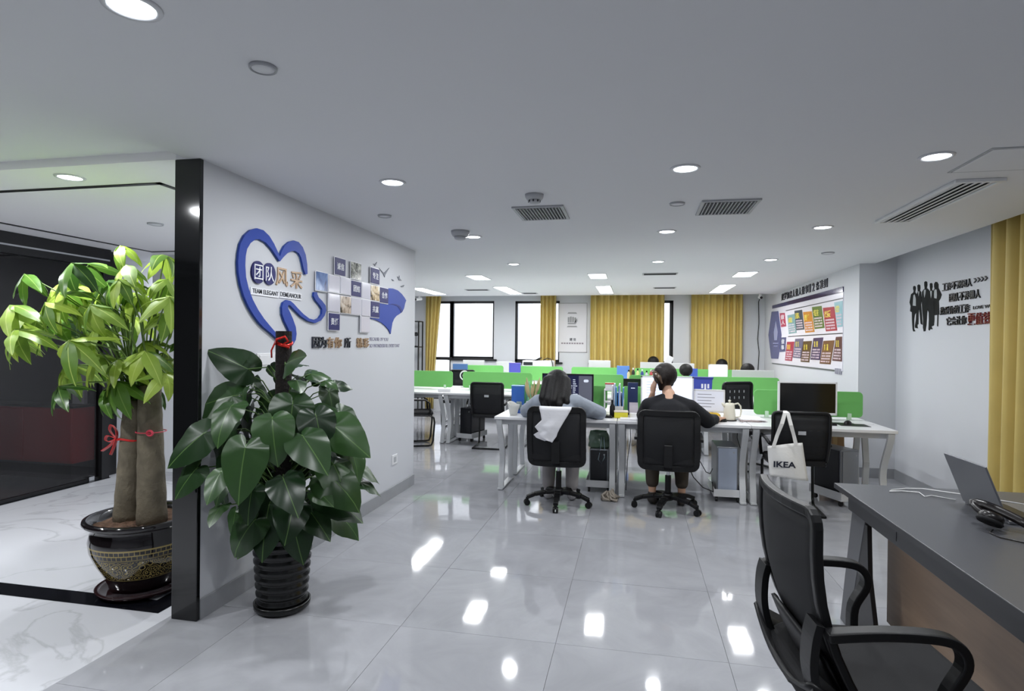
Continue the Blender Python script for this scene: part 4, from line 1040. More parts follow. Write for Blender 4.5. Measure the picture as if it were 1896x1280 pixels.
hb = [(-0.055+0.03*math.cos(a)+0.11*(1-math.cos(a))/2, 0.055+0.0-0.10*(1-math.cos(a))/2+0.14*math.sin(a), 0.03+0.05*math.sin(a)) for a in [math.pi*k/10 for k in range(11)]]
obj('headband', G().tube(hb, 0.012, 8, flat=1.6), M_HP, hp, smooth=True)
obj('cord', G().tube([(-0.08, 0.03, 0.01), (-0.11, 0.02, 0.005), (-0.13, -0.03, 0.004), (-0.10, -0.12, 0.004), (-0.02, -0.24, 0.004), (0.06, -0.36, 0.004)], 0.003, 6), M_HP, hp, smooth=True)
bp_ = thing('leather_pouch', 'dark brown soft leather pouch beside the headphones', 'pouch', (1.58, 2.46, 0.741), 0.3)
obj('body', G().ball((0, 0, 0.048), (0.10, 0.075, 0.05), 16, 10), mat('dark_brown_leather', (40, 24, 22), 0.3, bump=0.3, bscale=40), bp_, smooth=True)
obj('flap', G().grid(9, 7, lambda u, v: (-0.085+0.17*u, -0.07+0.12*v, 0.062+0.042*math.sin(math.pi*u)*math.sin(math.pi*(0.25+0.6*v)))), mat('dark_brown_leather', (40, 24, 22), 0.3), bp_, smooth=True, solid=0.004)

# ------------------------------------------------------------------ monitors and computers
M_SCRW = mat('lit_white_page', (228, 234, 246), 0.3, emit=(214, 226, 250), estr=0.75)
M_SCRB = mat('dark_display', (10, 10, 11), 0.12)
M_SCRN = mat('dark_navy_page', (26, 28, 52), 0.2, emit=(26, 28, 54), estr=0.9)
M_SCRG = mat('grey_page_panel', (84, 86, 98), 0.2, emit=(84, 86, 98), estr=0.6)
M_TXT = mat('screen_text', (200, 206, 220), 0.3, emit=(200, 206, 220), estr=0.6)
M_TXTB = mat('screen_text_blue', (168, 180, 214), 0.3, emit=(168, 180, 214), estr=0.6)
def monitor(label, loc, rz, w, h, zb, bezel, screen, stand=True, page=None, frame=None):
    """Faces -y; zb is the height of the panel's lower edge above the desk."""
    t = thing('computer_monitor', label, 'monitor', loc, rz, 'computer monitors')
    b = 0.014
    obj('housing', G().box(-w/2, w/2, 0, 0.035, zb, zb+h), frame or bezel, t, bevel=0.005)
    g = G().box(-w/2, w/2, -0.006, 0, zb, zb+b*1.6).box(-w/2, w/2, -0.006, 0, zb+h-b, zb+h).box(-w/2, -w/2+b, -0.006, 0, zb, zb+h).box(w/2-b, w/2, -0.006, 0, zb, zb+h)
    obj('bezel', g, bezel, t)
    sc = obj('display', G().box(-w/2+b, w/2-b, -0.003, -0.0005, zb+b*1.6, zb+h-b), screen, t)
    if stand:
        obj('stand_neck', G().box(-0.03, 0.03, 0.02, 0.05, 0.012, zb+h*0.4), bezel, t, bevel=0.004)
        obj('stand_foot', G().prism(rrect(0.22, 0.16, 0.04, 4), lambda u, v, d: (u, v+0.04, d), 0, 0.012), bezel, t, bevel=0.003)
    return t, sc
# front row
t, sc = monitor('black monitor showing a dark page with white text columns', (-0.665, 6.10, ZD), 0, 0.53, 0.37, 0.035, M_BPL, M_SCRN)
g = G()
g.box(0.115, 0.25, -0.0042, -0.003, 0.065, 0.385)
obj('side_panel', g, M_SCRG, sc)
g = G(); rnd = random.Random(4)
for r in range(13):
    z = 0.34-r*0.021
    g.box(0.0, 0.0+rnd.uniform(0.02, 0.05), -0.0042, -0.003, z, z+0.008)
    g.box(0.055, 0.055+rnd.uniform(0.02, 0.05), -0.0042, -0.003, z, z+0.008)
obj('page_text', g, M_TXT, sc)['kind'] = 'stuff'
obj('page_icon', G().prism(rrect(0.05, 0.028, 0.012, 4), lambda u, v, d: (u+0.19, d, v+0.335), -0.0055, -0.0042), M_TXT, sc)
t, sc = monitor('white monitor with a bright page in front of the person in black', (0.33, 6.10, ZD), 0, 0.51, 0.345, 0.055, M_WHITE, M_SCRW)
g = G()
for r in range(9): g.box(-0.20, -0.05+0.03*(r % 3), -0.0042, -0.003, 0.34-r*0.028, 0.345-r*0.028)
obj('page_text', g, M_TXTB, sc)
t, sc = monitor('pale second monitor showing a light grey document beside the kettle', (0.73, 6.06, ZD), -0.12, 0.29, 0.225, 0.055, M_WHITE, mat('grey_document', (206, 208, 218), 0.3, emit=(196, 200, 214), estr=0.4))
g = G()
for r in range(5): g.box(-0.11, 0.02+0.03*(r % 2), -0.0042, -0.003, 0.23-r*0.03, 0.236-r*0.03)
obj('page_text', g, mat('screen_text_grey', (150, 150, 160), 0.4), sc)
monitor('white framed monitor with a switched off black screen', (1.63, 6.10, ZD), 0.03, 0.525, 0.315, 0.06, M_WHITE, M_SCRB)
# far rows
M_GRYB = mat('pale_monitor_back', (206, 205, 208), 0.4)
def far_monitor(label, x0, x1, y, ztop, rz=math.pi, scr=None, h=0.30, frame=None):
    return monitor(label, ((x0+x1)/2, y, ZD), rz, x1-x0, h, ztop-ZD-h, frame or M_GRYB, scr or M_SCRB)
far_monitor('pale monitor back below the fist notice', -0.83, -0.42, 11.2, 1.155)
far_monitor('pale monitor back below the wide gold curtain, with a head behind it', 0.12, 0.60, 11.2, 1.135)
far_monitor('pale monitor back in the far row beside the blue box', 0.63, 1.08, 11.2, 1.125)
far_monitor('pale monitor back far off under the open window', -3.28, -2.85, 11.2, 1.12)
far_monitor('bright page monitor below the gold curtain by the rules poster', 1.27, 1.585, 10.7, 1.13, 0, M_SCRW, 0.25, M_WHITE)
far_monitor('pale grey monitor back above the green screen beside the rules poster', 1.40, 1.97, 9.05, 1.105)
far_monitor('pale monitor seen above the green screens near the window corner', -2.62, -2.25, 11.25, 1.10)
far_monitor('dark monitor in the screen gap of the front row, beyond the dried grass', -1.0, -0.62, 7.0, 1.03, 0, M_SCRB, 0.24, M_BPL)
far_monitor('black monitor in the middle row behind the document files', -0.14, 0.30, 8.55, 0.97, 0, M_SCRB, 0.22, M_BPL)

M_TOWB = mat('tower_black', (24, 26, 32), 0.25); M_TOWS = mat('tower_silver', (150, 153, 158), 0.35, metal=0.4); M_TOWW = mat('tower_pale_blue', (176, 186, 204), 0.35)
def tower(label, loc, rz, w, d, h, body, face, trolley=True, zt=0.07):
    t = thing('computer_tower', label, 'computer', loc, rz, 'computer towers')
    z0 = zt if trolley else 0.012
    obj('case', G().box(-w/2, w/2, 0.012, d, z0, z0+h), body, t, bevel=0.005)
    obj('front_panel', G().box(-w/2+0.012, w/2-0.012, 0, 0.012, z0+0.015, z0+h-0.012), face, t, bevel=0.003)
    obj('power_button', G().tube([(w/2-0.04, 0.001, z0+h-0.05), (w/2-0.04, -0.003, z0+h-0.05)], 0.008, 10), M_CGREY, t)
    if trolley:
        r = obj('trolley', G().box(-w/2-0.03, w/2+0.03, -0.03, d+0.02, 0.052, 0.068).box(-w/2-0.03, -w/2-0.022, -0.03, d+0.02, 0.068, 0.13).box(w/2+0.022, w/2+0.03, -0.03, d+0.02, 0.068, 0.13).box(-w/2-0.022, w/2+0.022, -0.03, -0.022, 0.068, 0.12), M_WMET, t, bevel=0.002)
        for sx in (-1, 1):
            for yy in (0.01, d-0.03):
                obj('caster', G().tube([(sx*(w/2)-0.01, yy, 0.022), (sx*(w/2)+0.01, yy, 0.022)], 0.022, 14).box(sx*(w/2)-0.012, sx*(w/2)+0.012, yy-0.012, yy+0.012, 0.03, 0.052), M_FOOT, r)
    else:
        obj('foot', G().box(-w/2+0.02, w/2-0.02, 0.02, d-0.02, 0, 0.012), M_FOOT, t)
    return t
tower('silver framed black computer tower under the desk of the person in grey', (-0.325, 5.86, 0), 0.0, 0.185, 0.40, 0.35, M_TOWS, M_TOWB)
tower('pale blue computer tower on a white trolley beside the person in black', (0.865, 5.78, 0), 0.0, 0.19, 0.40, 0.44, M_TOWS, M_TOWW)
tt = tower('grey and black computer tower under the desk end by the wall corner', (1.95, 5.90, 0), 0.42, 0.19, 0.36, 0.42, M_TOWS, M_TOWS, zt=0.09)
obj('side_window', G().box(-0.101, -0.095, 0.03, 0.34, 0.10, 0.50), M_TOWB, tt)
tower('black computer tower under the middle row near the heart wall', (-2.42, 8.40, 0), -0.25, 0.2, 0.42, 0.42, M_TOWB, M_TOWB)
bx = thing('cardboard_box', 'brown cardboard carton under the desk beyond the tote bag', 'box', (1.985, 6.55, 0))
M_CARD = mat('cardboard', (168, 132, 92), 0.8, noise=0.08)
obj('carton', G().box(-0.085, 0.085, -0.10, 0.10, 0, 0.62), M_CARD, bx, bevel=0.003)
obj('tape', G().box(-0.02, 0.02, -0.101, 0.101, 0.3, 0.6215), mat('carton_tape', (196, 164, 116), 0.3), bx)
gb = thing('plastic_bag', 'green translucent plastic bag of clutter on the silver framed tower', 'bag', (-0.33, 5.99, 0.42))
M_GBAG = see_through('green_film', (170, 205, 180), gloss=0.08, rough=0.2, clear=0.35, dark=(128, 156, 134))
obj('bag_film', G().grid(20, 9, lambda u, v: ((0.10+0.015*math.sin(u*31+v*5))*math.cos(2*math.pi*u)*(1-0.25*v**3), (0.085+0.015*math.sin(u*23+v*7))*math.sin(2*math.pi*u)*(1-0.25*v**3), 0.004+0.16*v), closed=True), M_GBAG, gb, smooth=True, solid=0.002)
obj('bag_handle', G().tube([(0.03, -0.10, 0.12), (0.02, -0.125, 0.0), (0.0, -0.13, -0.10), (0.03, -0.13, -0.14), (0.06, -0.13, -0.08), (0.06, -0.12, 0.02), (0.05, -0.095, 0.12)], 0.004, 6), mat('bag_cord', (150, 170, 180), 0.4), gb, smooth=True)
obj('content', G().ball((0, 0, 0.07), (0.07, 0.06, 0.065), 12, 8), mat('bag_content', (150, 160, 140), 0.7, noise=0.3, nscale=20), gb, smooth=True)
mp_ = thing('mop_head', 'ragged grey mop head lying by the desk legs', 'mop head', (-0.20, 5.60, 0))
rnd = random.Random(9)
for k in range(26):
    a = rnd.uniform(0, 2*math.pi); r0 = rnd.uniform(0.04, 0.085); z = rnd.uniform(0.014, 0.07)
    pts = [(0.4*r0*math.cos(a), 0.4*r0*math.sin(a), z+0.03), (r0*math.cos(a+0.4), r0*math.sin(a+0.4), z), (1.2*r0*math.cos(a+0.9), 1.2*r0*math.sin(a+0.9), max(0.012, z-0.02)), (0.8*r0*math.cos(a+1.6), 0.8*r0*math.sin(a+1.6), 0.012)]
    obj('strand', G().tube(pts, 0.011, 5), mat('mop_cotton', (172, 162, 150), 0.9), mp_, smooth=True)

def cable(label, pts, r=0.004, m=None):
    return tag(obj('power_cable', G().tube(pts, r, 6), m or M_FOOT, smooth=True), label, 'cable', 'loose cables under the desks')
cable('black cable sagging from the chair side to the pale blue tower', [(0.56, 5.95, 0.50), (0.60, 5.90, 0.40), (0.68, 5.82, 0.26), (0.72, 5.85, 0.24), (0.76, 5.99, 0.26)])
cable('black cable running low to the trolley of the pale blue tower', [(0.5, 5.8, 0.34), (0.56, 5.74, 0.22), (0.64, 5.70, 0.14), (0.735, 5.73, 0.10), (0.74, 5.85, 0.16)], 0.005)
cable('black cable hanging straight down behind the person in black', [(-0.03, 6.2, 0.70), (-0.02, 6.1, 0.5), (-0.05, 6.0, 0.3), (-0.06, 5.95, 0.012)])
cable('white cable bunch hanging in the knee space of the person in black', [(0.02, 6.1, 0.64), (0.06, 6.0, 0.52), (0.12, 6.0, 0.56), (0.10, 6.05, 0.48), (0.0, 6.05, 0.44)], 0.006, M_CABW)
cable('black cable curled between the two desk legs by the tote bag', [(1.02, 6.2, 0.68), (1.0, 6.1, 0.55), (1.035, 6.02, 0.4), (1.0, 6.0, 0.22), (1.04, 6.05, 0.08), (1.10, 6.1, 0.012)])

# ------------------------------------------------------------------ things on the front row desks
def lathe_thing(name, label, cat, loc, prof, m, seg=18, group=None, part='body'):
    t = thing(name, label, cat, loc, 0, group)
    obj(part, G().lathe(prof, seg), m, t, smooth=True)
    return t
ZT = ZD+0.0005
vp = thing('dried_grass_vase', 'white pot of dried cream grass stalks on the front desk', 'vase', (-1.03, 6.02, ZT))
obj('pot', G().lathe([(0.04, 0), (0.046, 0.02), (0.052, 0.10), (0.054, 0.115), (0.046, 0.115), (0.042, 0.03), (0.0005, 0.03)], 20), M_WHITE, vp, smooth=True)
M_STRAW = mat('dried_straw', (206, 190, 146), 0.8, transl=0.2)
rnd = random.Random(11)
for k in range(13):
    a = rnd.uniform(0, 2*math.pi); s = rnd.uniform(0.02, 0.075); h = rnd.uniform(0.26, 0.37)
    c, sn = math.cos(a), math.sin(a)
    o = obj('stalk', G().tube([(0.01*c, 0.01*sn, 0.04), (s*0.4*c, s*0.4*sn, 0.16), (s*c, s*sn, h*0.75)], 0.002, 5), M_STRAW, vp)
    obj('plume', G().tube([(s*0.75*c, s*0.75*sn, h*0.58), (s*0.9*c, s*0.9*sn, h*0.7), (s*1.05*c, s*1.05*sn, h*0.85), (s*1.15*c, s*1.15*sn, h)], [0.004, 0.013, 0.011, 0.002], 6, flat=0.5), M_STRAW, o, smooth=True)
M_BBOX = mat('box_blue', (54, 104, 186), 0.4)
def carton(name, label, cat, c, d, m, rz=0, lid=None, group=None):
    t = thing(name, label, cat, (c[0], c[1], c[2]), rz, group)
    obj('body', G().box(-d[0]/2, d[0]/2, -d[1]/2, d[1]/2, 0, d[2]), m, t, bevel=0.004)
    if lid: obj('lid', G().box(-d[0]/2-0.003, d[0]/2+0.003, -d[1]/2-0.003, d[1]/2+0.003, d[2], d[2]+0.012), lid, t, bevel=0.002)
    return t
carton('tissue_box', 'bright blue carton standing by the dried grass', 'box', (-1.19, 6.12, ZT), (0.13, 0.08, 0.26), M_BBOX, 0.05, mat('box_pale_blue', (120, 170, 220), 0.4))
lathe_thing('glass_jar', 'small grey glass jar in front of the bright blue carton', 'jar', (-1.15, 5.97, ZT+0.035), [(0.026, 0), (0.03, 0.01), (0.03, 0.07), (0.024, 0.08), (0.0005, 0.08)], mat('grey_glass', (120, 136, 136), 0.15))
carton('desk_tray', 'flat blue tray under the glass jar', 'tray', (-1.13, 5.98, ZT), (0.17, 0.13, 0.033), mat('tray_blue', (48, 84, 160), 0.35), 0.0)
lathe_thing('water_bottle', 'pale green bottle behind the dried grass stalks', 'bottle', (-1.09, 6.20, ZT), [(0.03, 0), (0.032, 0.01), (0.032, 0.24), (0.014, 0.28), (0.014, 0.31), (0.0005, 0.31)], mat('pale_green_plastic', (130, 196, 150), 0.25))
cp = thing('snack_cup', 'crumpled white plastic cup with yellow food on the desk corner', 'cup', (-1.165, 5.76, ZT))
obj('cup', G().grid(24, 6, lambda u, v: ((0.034+0.022*v+0.008*v*math.sin(u*25))*math.cos(2*math.pi*u), (0.034+0.022*v+0.008*v*math.cos(u*19))*math.sin(2*math.pi*u), 0.002+0.105*v+0.03*v*max(0, math.cos(2*math.pi*u-2.6))), closed=True), see_through('milky_film', (250, 250, 250), gloss=0.06, rough=0.2, clear=0.25, dark=(225, 225, 222)), cp, smooth=True, solid=0.002)
obj('food', G().ball((0.004, 0, 0.035), (0.032, 0.032, 0.034), 12, 8), mat('yellow_food', (206, 190, 72), 0.6), cp, smooth=True)
lathe_thing('white_tumbler', 'plain white tumbler beside the crumpled cup', 'cup', (-1.06, 5.85, ZT), [(0.03, 0), (0.038, 0.09), (0.034, 0.09), (0.028, 0.008), (0.0005, 0.008)], M_WHITE)
# files between the two front desks
fo = thing('file_holder', 'upright holder of blue and white document folders between the two people', 'file holder', (-0.155, 6.05, ZT))
obj('holder', G().box(-0.065, 0.065, -0.10, -0.094, 0, 0.10).box(-0.065, 0.065, 0.094, 0.10, 0, 0.22).box(-0.065, -0.06, -0.10, 0.10, 0, 0.16).box(0.06, 0.065, -0.10, 0.10, 0, 0.16).box(-0.065, 0.065, -0.1, 0.1, 0, 0.006), M_WMET, fo)
fcols = [(226, 226, 230), (180, 196, 220), (104, 160, 210), (66, 120, 190), (200, 210, 226), (90, 140, 200)]
for k in range(6):
    x = -0.05+k*0.02
    obj('folder', G().box(x-0.006, x+0.006, -0.085, 0.085, 0.008, 0.30+0.02*math.sin(k*2.1), Matrix.Rotation(0.05*math.sin(k*3), 4, 'Y')), mat('folder_%d' % k, fcols[k], 0.5), fo, bevel=0.001)
carton('striped_box', 'small red and white striped box behind the document folders', 'box', (-0.235, 6.22, ZT+0.25), (0.10, 0.07, 0.05), M_WHITE, 0, mat('stripe_red', (190, 58, 50), 0.4))
sh = thing('desk_shelf', 'little white desktop shelf beside the document folders', 'shelf', (-0.235, 6.22, ZT))
obj('board', G().box(-0.06, 0.06, -0.06, 0.06, 0.235, 0.2495), M_WHITE, sh, bevel=0.002)
obj('board', G().box(-0.06, 0.06, -0.06, 0.06, 0.11, 0.122), M_WHITE, sh, bevel=0.002)
for s in (-1, 1): obj('upright', G().box(s*0.055-0.005, s*0.055+0.005, -0.06, 0.06, 0, 0.235), M_WHITE, sh)
carton('storage_tub', 'white tub with a yellow front at the meeting of the two desks', 'tub', (-0.115, 5.86, ZT), (0.13, 0.10, 0.055), mat('tub_yellow', (222, 212, 60), 0.45), 0.05, mat('tub_cream', (226, 214, 196), 0.5))
nf = thing('navy_folder', 'tall navy folder leaning on a stand beside the bright monitor', 'folder', (-0.005, 6.10, ZT), 0.1)
obj('cover', G().box(-0.05, 0.05, -0.012, 0.012, 0.03, 0.33), mat('folder_navy', (38, 52, 92), 0.4), nf, bevel=0.003)
obj('stand', G().box(-0.07, 0.07, -0.05, 0.05, 0, 0.03), M_BPL, nf, bevel=0.004)
obj('title_strip', G().box(-0.02, 0.02, -0.0135, -0.012, 0.27, 0.278), M_TXT, nf)
cc = thing('card_stack', 'stack of pale note cards in a clear holder', 'note cards', (0.005, 5.97, ZT), 0.05)
obj('holder', G().box(-0.05, 0.05, -0.03, 0.03, 0, 0.012), M_WHITE, cc)
for k in range(3): obj('card', G().box(-0.042, 0.042, -0.02+0.014*k, -0.017+0.014*k, 0.012, 0.115+0.012*k), mat('note_card', (200, 194, 204), 0.6), cc)
carton('white_box', 'low white box in front of the pale note cards', 'box', (0.02, 5.89, ZT), (0.10, 0.06, 0.045), M_WHITE, 0)
tag(obj('notebook', G().box(-0.12, 0.06, 5.66, 5.80, ZT, ZT+0.012), mat('notebook_white', (226, 224, 228), 0.5), bevel=0.002), 'thin white notebook at the desk edge beside the person in black', 'notebook')
lathe_thing('pen_cup', 'small dark pen cup between the navy folder and the bright monitor', 'pen cup', (0.09, 5.96, ZT), [(0.026, 0), (0.028, 0.08), (0.024, 0.08), (0.022, 0.008), (0.0005, 0.008)], mat('cup_teal', (58, 74, 76), 0.4))
yt = thing('black_spray_bottle', 'black spray bottle standing before the document folders', 'bottle', (-0.20, 5.90, ZT))
obj('body', G().lathe([(0.024, 0), (0.026, 0.008), (0.026, 0.10), (0.010, 0.13), (0.010, 0.15), (0.0005, 0.15)], 16), M_BPL, yt, smooth=True)
obj('trigger', G().box(-0.010, 0.010, -0.035, 0.018, 0.148, 0.168), M_BPL, yt, bevel=0.003)
# around the person in black
bb = thing('blue_tote', 'royal blue upright bag with white marks behind the bright monitor', 'bag', (0.70, 6.42, ZT), -0.05)
obj('body', G().prism([(-0.085, 0), (0.085, 0), (0.10, 0.37), (0.02, 0.385), (-0.09, 0.375)], lambda u, v, d: (u, d, v), -0.04, 0.04), mat('bag_royal_blue', (56, 72, 168), 0.5), bb, bevel=0.006)
for k in range(3): obj('mark', G().box(-0.01+0.03*k, 0.008+0.03*k, -0.042, -0.04, 0.27-0.02*(k % 2), 0.315), M_SIGNW, bb)
obj('rim', G().prism([(-0.094, 0.365), (0.104, 0.36), (0.112, 0.385), (-0.092, 0.385)], lambda u, v, d: (u, d, v), -0.044, 0.044), mat('bag_dark_blue', (40, 52, 136), 0.5), bb, bevel=0.003)
yb = thing('snack_bag', 'yellow and green crinkled snack bag on the desk beside the kettle', 'snack bag', (0.74, 5.97, ZT), 0.2)
obj('body', G().grid(22, 9, lambda u, v: ((0.085+0.006*math.sin(u*40))*math.cos(2*math.pi*u)*math.sin(math.pi*(0.04+0.92*v))**0.6, (0.05+0.006*math.sin(u*33))*math.sin(2*math.pi*u)*math.sin(math.pi*(0.04+0.92*v))**0.6, 0.035-0.033*math.cos(math.pi*v)), closed=True), mat('snack_yellow', (226, 184, 52), 0.25, noise=0.35, nscale=14), yb, smooth=True)
kt = thing('kettle', 'tall cream electric kettle with loop handle', 'kettle', (0.90, 5.93, ZT))
M_CREAM = mat('cream_enamel', (224, 220, 204), 0.3)
obj('body', G().lathe([(0.055, 0), (0.058, 0.012), (0.046, 0.14), (0.038, 0.165), (0.0005, 0.167)], 24), M_CREAM, kt, smooth=True)
obj('lid_knob', G().lathe([(0.008, 0.165), (0.008, 0.178), (0.014, 0.184), (0.010, 0.196), (0.0005, 0.198)], 14), M_CREAM, kt, smooth=True)
obj('handle', G().tube([(0.036, 0, 0.155), (0.075, 0, 0.165), (0.098, 0, 0.14), (0.105, 0, 0.09), (0.095, 0, 0.04), (0.052, 0, 0.03)], 0.008, 8), M_CREAM, kt, smooth=True)
obj('spout', G().tube([(-0.036, 0, 0.13), (-0.06, 0, 0.15), (-0.068, 0, 0.168)], [0.016, 0.011, 0.008], 10), M_CREAM, kt, smooth=True)
obj('base', G().lathe([(0.066, -0.0), (0.066, 0.010), (0.0005, 0.011)], 24), M_BPL, kt)
ps = thing('paper_stack', 'untidy stack of white papers on the front desk beside the kettle', 'papers', (1.10, 6.03, ZT), 0.05)
rnd = random.Random(5)
for k in range(7):
    Mx = Matrix.Translation((rnd.uniform(-0.012, 0.012), rnd.uniform(-0.012, 0.012), 0)) @ Matrix.Rotation(rnd.uniform(-0.09, 0.09), 4, 'Z')
    obj('sheet', G().box(-0.11, 0.11, -0.15, 0.15, 0.0008+k*0.0032, 0.0036+k*0.0032, Mx), mat('paper_%d' % (k % 3), [(232, 231, 234), (222, 214, 214), (238, 238, 240)][k % 3], 0.6), ps)
wc = G().tube([(1.00, 5.80, ZT+0.006), (0.97, 5.86, ZT+0.03), (1.0, 5.93, ZT+0.012), (1.06, 5.87, ZT+0.006), (1.14, 5.85, ZT+0.006), (1.18, 5.88, ZT+0.006), (1.08, 5.84, ZT+0.02), (0.98, 5.83, ZT+0.008)], 0.004, 6)
tag(obj('earphone_cable', wc, mat('cable_pinkish', (186, 170, 168), 0.5), smooth=True), 'tangled pinkish cable in front of the paper stack', 'cable')
def mouse(label, loc, rz):
    t = thing('computer_mouse', label, 'mouse', loc, rz, 'computer mice')
    obj('shell', G().grid(14, 7, lambda u, v: (0.030*math.cos(2*math.pi*u)*math.sin(math.pi*v/2+0.02), 0.052*math.sin(2*math.pi*u)*math.sin(math.pi*v/2+0.02), 0.034*math.cos(math.pi*v/2)+0.001), closed=True), M_BPL, t, smooth=True)
    obj('scroll_wheel', G().tube([(-0.003, 0.028, 0.028), (0.003, 0.028, 0.028)], 0.008, 10), M_CGREY, t)
mouse('black mouse under the hand of the person in black', (0.83, 5.83, ZT), -0.5)
mouse('black mouse on its pad in front of the switched off monitor', (1.93, 5.93, ZT+0.004), -0.7)
tag(obj('mouse_pad', G().prism([(1.84, 5.82), (2.08, 5.80), (2.08, 6.02), (1.84, 6.04)], lambda u, v, d: (u, v, d), ZT, ZT+0.003), M_FOOT), 'black mouse pad near the end of the front row', 'mouse pad')
def keyboard(label, loc, rz, m, w=0.40):
    t = thing('keyboard', label, 'keyboard', loc, rz, 'keyboards')
    obj('case', G().box(-w/2, w/2, -0.065, 0.065, 0, 0.016), m, t, bevel=0.004)
    for r in range(5):
        for k in range(14):
            if r == 0 and 3 <= k <= 8:
                continue
            pass
    keys = G()
    for r in range(5):
        for k in range(14):
            x = -w/2+0.016+k*(w-0.02)/14; y = -0.055+r*0.0225
            keys.box(x, x+(w-0.02)/14*0.84, y, y+0.018, 0.016, 0.021)
    o = obj('key_field', keys, m, t); o['kind'] = 'stuff'
    return t
keyboard('black keyboard in front of the switched off monitor', (1.60, 5.86, ZT), 0.03, M_BPL)
keyboard('dark keyboard under the arm of the person in grey', (-0.36, 5.86, ZT), -0.1, M_BPL, 0.34)
tag(obj('clipboard', G().prism([(2.0, 5.98), (2.16, 5.96), (2.17, 6.2), (2.01, 6.22)], lambda u, v, d: (u, v, d), ZT, ZT+0.006), M_WHITE, bevel=0.001), 'white sheet pad at the very end of the front row', 'pad')
# white monitor just entering at the picture edge, on the dark desk
monitor('white monitor on the dark desk in front of the gold curtain', (2.135, 3.25, 0.741), 0.0, 0.5, 0.27, 0.04, M_WHITE, M_SCRB)

# ------------------------------------------------------------------ far row clutter
prn = thing('printer', 'white printer with a raised dark lid under the far windows', 'printer', (-1.80, 11.36, ZD))
obj('body', G().box(-0.30, 0.28, -0.16, 0.2, 0, 0.39), M_WHITE, prn, bevel=0.01)
obj('lid', G().box(-0.24, 0.02, -0.15, 0.15, -0.008, 0.012, Matrix.Translation((0.02, 0, 0.43)) @ Matrix.Rotation(math.radians(-28), 4, 'Y')), M_BPL, prn, bevel=0.004)
obj('paper_tray', G().box(-0.20, 0.03, -0.14, 0.14, 0.0, 0.008, Matrix.Translation((-0.12, 0, 0.39)) @ Matrix.Rotation(math.radians(-22), 4, 'Y')), M_WHITE, prn)
obj('control_panel', G().box(-0.28, -0.10, -0.164, -0.16, 0.30, 0.36), M_DARKV, prn)
obj('cable', G().tube([(0.10, -0.1, 0.40), (0.18, -0.14, 0.44), (0.26, -0.17, 0.42), (0.29, -0.175, 0.33), (0.30, -0.175, 0.25)], 0.008, 6), M_FOOT, prn, smooth=True)
carton('blue_box_file', 'violet blue box file standing in the far row before the printer', 'box file', (-2.15, 10.72, ZT), (0.21, 0.07, 0.345), mat('box_violet', (82, 84, 178), 0.45), 0, mat('box_violet_top', (120, 110, 190), 0.45))
carton('blue_box_file', 'sky blue box file in the far row beside the bottles', 'box file', (-0.18, 10.72, ZT), (0.22, 0.07, 0.335), mat('box_sky', (88, 130, 196), 0.45))
carton('blue_box_file', 'blue box file in the far row beside the person with red collar', 'box file', (0.98, 10.72, ZT), (0.22, 0.07, 0.31), mat('box_mid_blue', (62, 92, 178), 0.45))
carton('blue_box_file', 'thin blue box file under the open window', 'box file', (-3.2, 10.72, ZT), (0.28, 0.06, 0.32), mat('box_steel_blue', (70, 104, 150), 0.45))
rs = thing('bottle_riser', 'white riser shelf crowded with small bottles in the middle row', 'shelf', (0.14, 9.12, ZT))
obj('board', G().box(-0.24, 0.24, -0.07, 0.07, 0.17, 0.182), M_WHITE, rs, bevel=0.002)
for s in (-1, 1): obj('upright', G().box(s*0.23-0.006, s*0.23+0.006, -0.07, 0.07, 0, 0.17), M_WHITE, rs)
BC = [((224, 206, 160), 'cream bottle, first on the riser shelf'), ((38, 38, 34), 'black bottle on the riser shelf'), ((222, 226, 150), 'pale lime bottle on the riser shelf'), ((60, 74, 150), 'navy bottle on the riser shelf'), ((206, 206, 216), 'pale lilac bottle on the riser shelf'), ((196, 70, 78), 'white and red bottle on the riser shelf'), ((222, 160, 70), 'squat orange jar on the riser shelf')]
for k, (c, lb) in enumerate(BC):
    h = [0.14, 0.17, 0.16, 0.15, 0.13, 0.15, 0.07][k]
    t = thing('small_bottle', lb, 'bottle', (-0.07+k*0.066, 9.12, ZT+0.1825), 0, 'bottles on the riser shelf')
    obj('body', G().lathe([(0.022, 0), (0.024, 0.006), (0.024, h*0.7), (0.010, h*0.85), (0.010, h), (0.0005, h)], 14), mat('bottle_%d' % k, c, 0.35), t, smooth=True)
    obj('cap', G().lathe([(0.012, h*0.9), (0.012, h+0.01), (0.0005, h+0.01)], 12), M_WHITE if k % 2 else M_BPL, t)
wb = thing('white_binder', 'white binder leaning upright against the wide gold curtain', 'binder', (0.44, 11.42, ZT))
obj('cover', G().box(-0.06, 0.06, -0.02, 0.02, 0.30, 0.56, Matrix.Translation((0, 0, 0)) @ Matrix.Rotation(math.radians(26), 4, 'Y')), M_WHITE, wb, bevel=0.003)
obj('holder', G().box(0.08, 0.3, -0.08, 0.08, 0, 0.34), M_CGREY, wb, bevel=0.004)
pu = thing('printer_stand_box', 'small white appliance on the middle row desk between the green screens', 'appliance', (0.73, 8.3, ZT))
obj('body', G().box(-0.14, 0.14, -0.08, 0.08, 0, 0.06), M_WHITE, pu, bevel=0.01)
obj('slot', G().box(-0.10, 0.10, -0.082, -0.08, 0.02, 0.03), M_DARKV, pu)
t = carton('white_box', 'white carton on the middle row desk in the gap of the green screens', 'box', (-2.68, 8.25, ZT), (0.19, 0.14, 0.045), M_WHITE)
lathe_thing('white_bottle', 'white bottle standing on top of the black tower', 'bottle', (-2.36, 8.55, 0.4905), [(0.03, 0), (0.03, 0.10), (0.012, 0.13), (0.012, 0.16), (0.0005, 0.16)], M_WHITE)
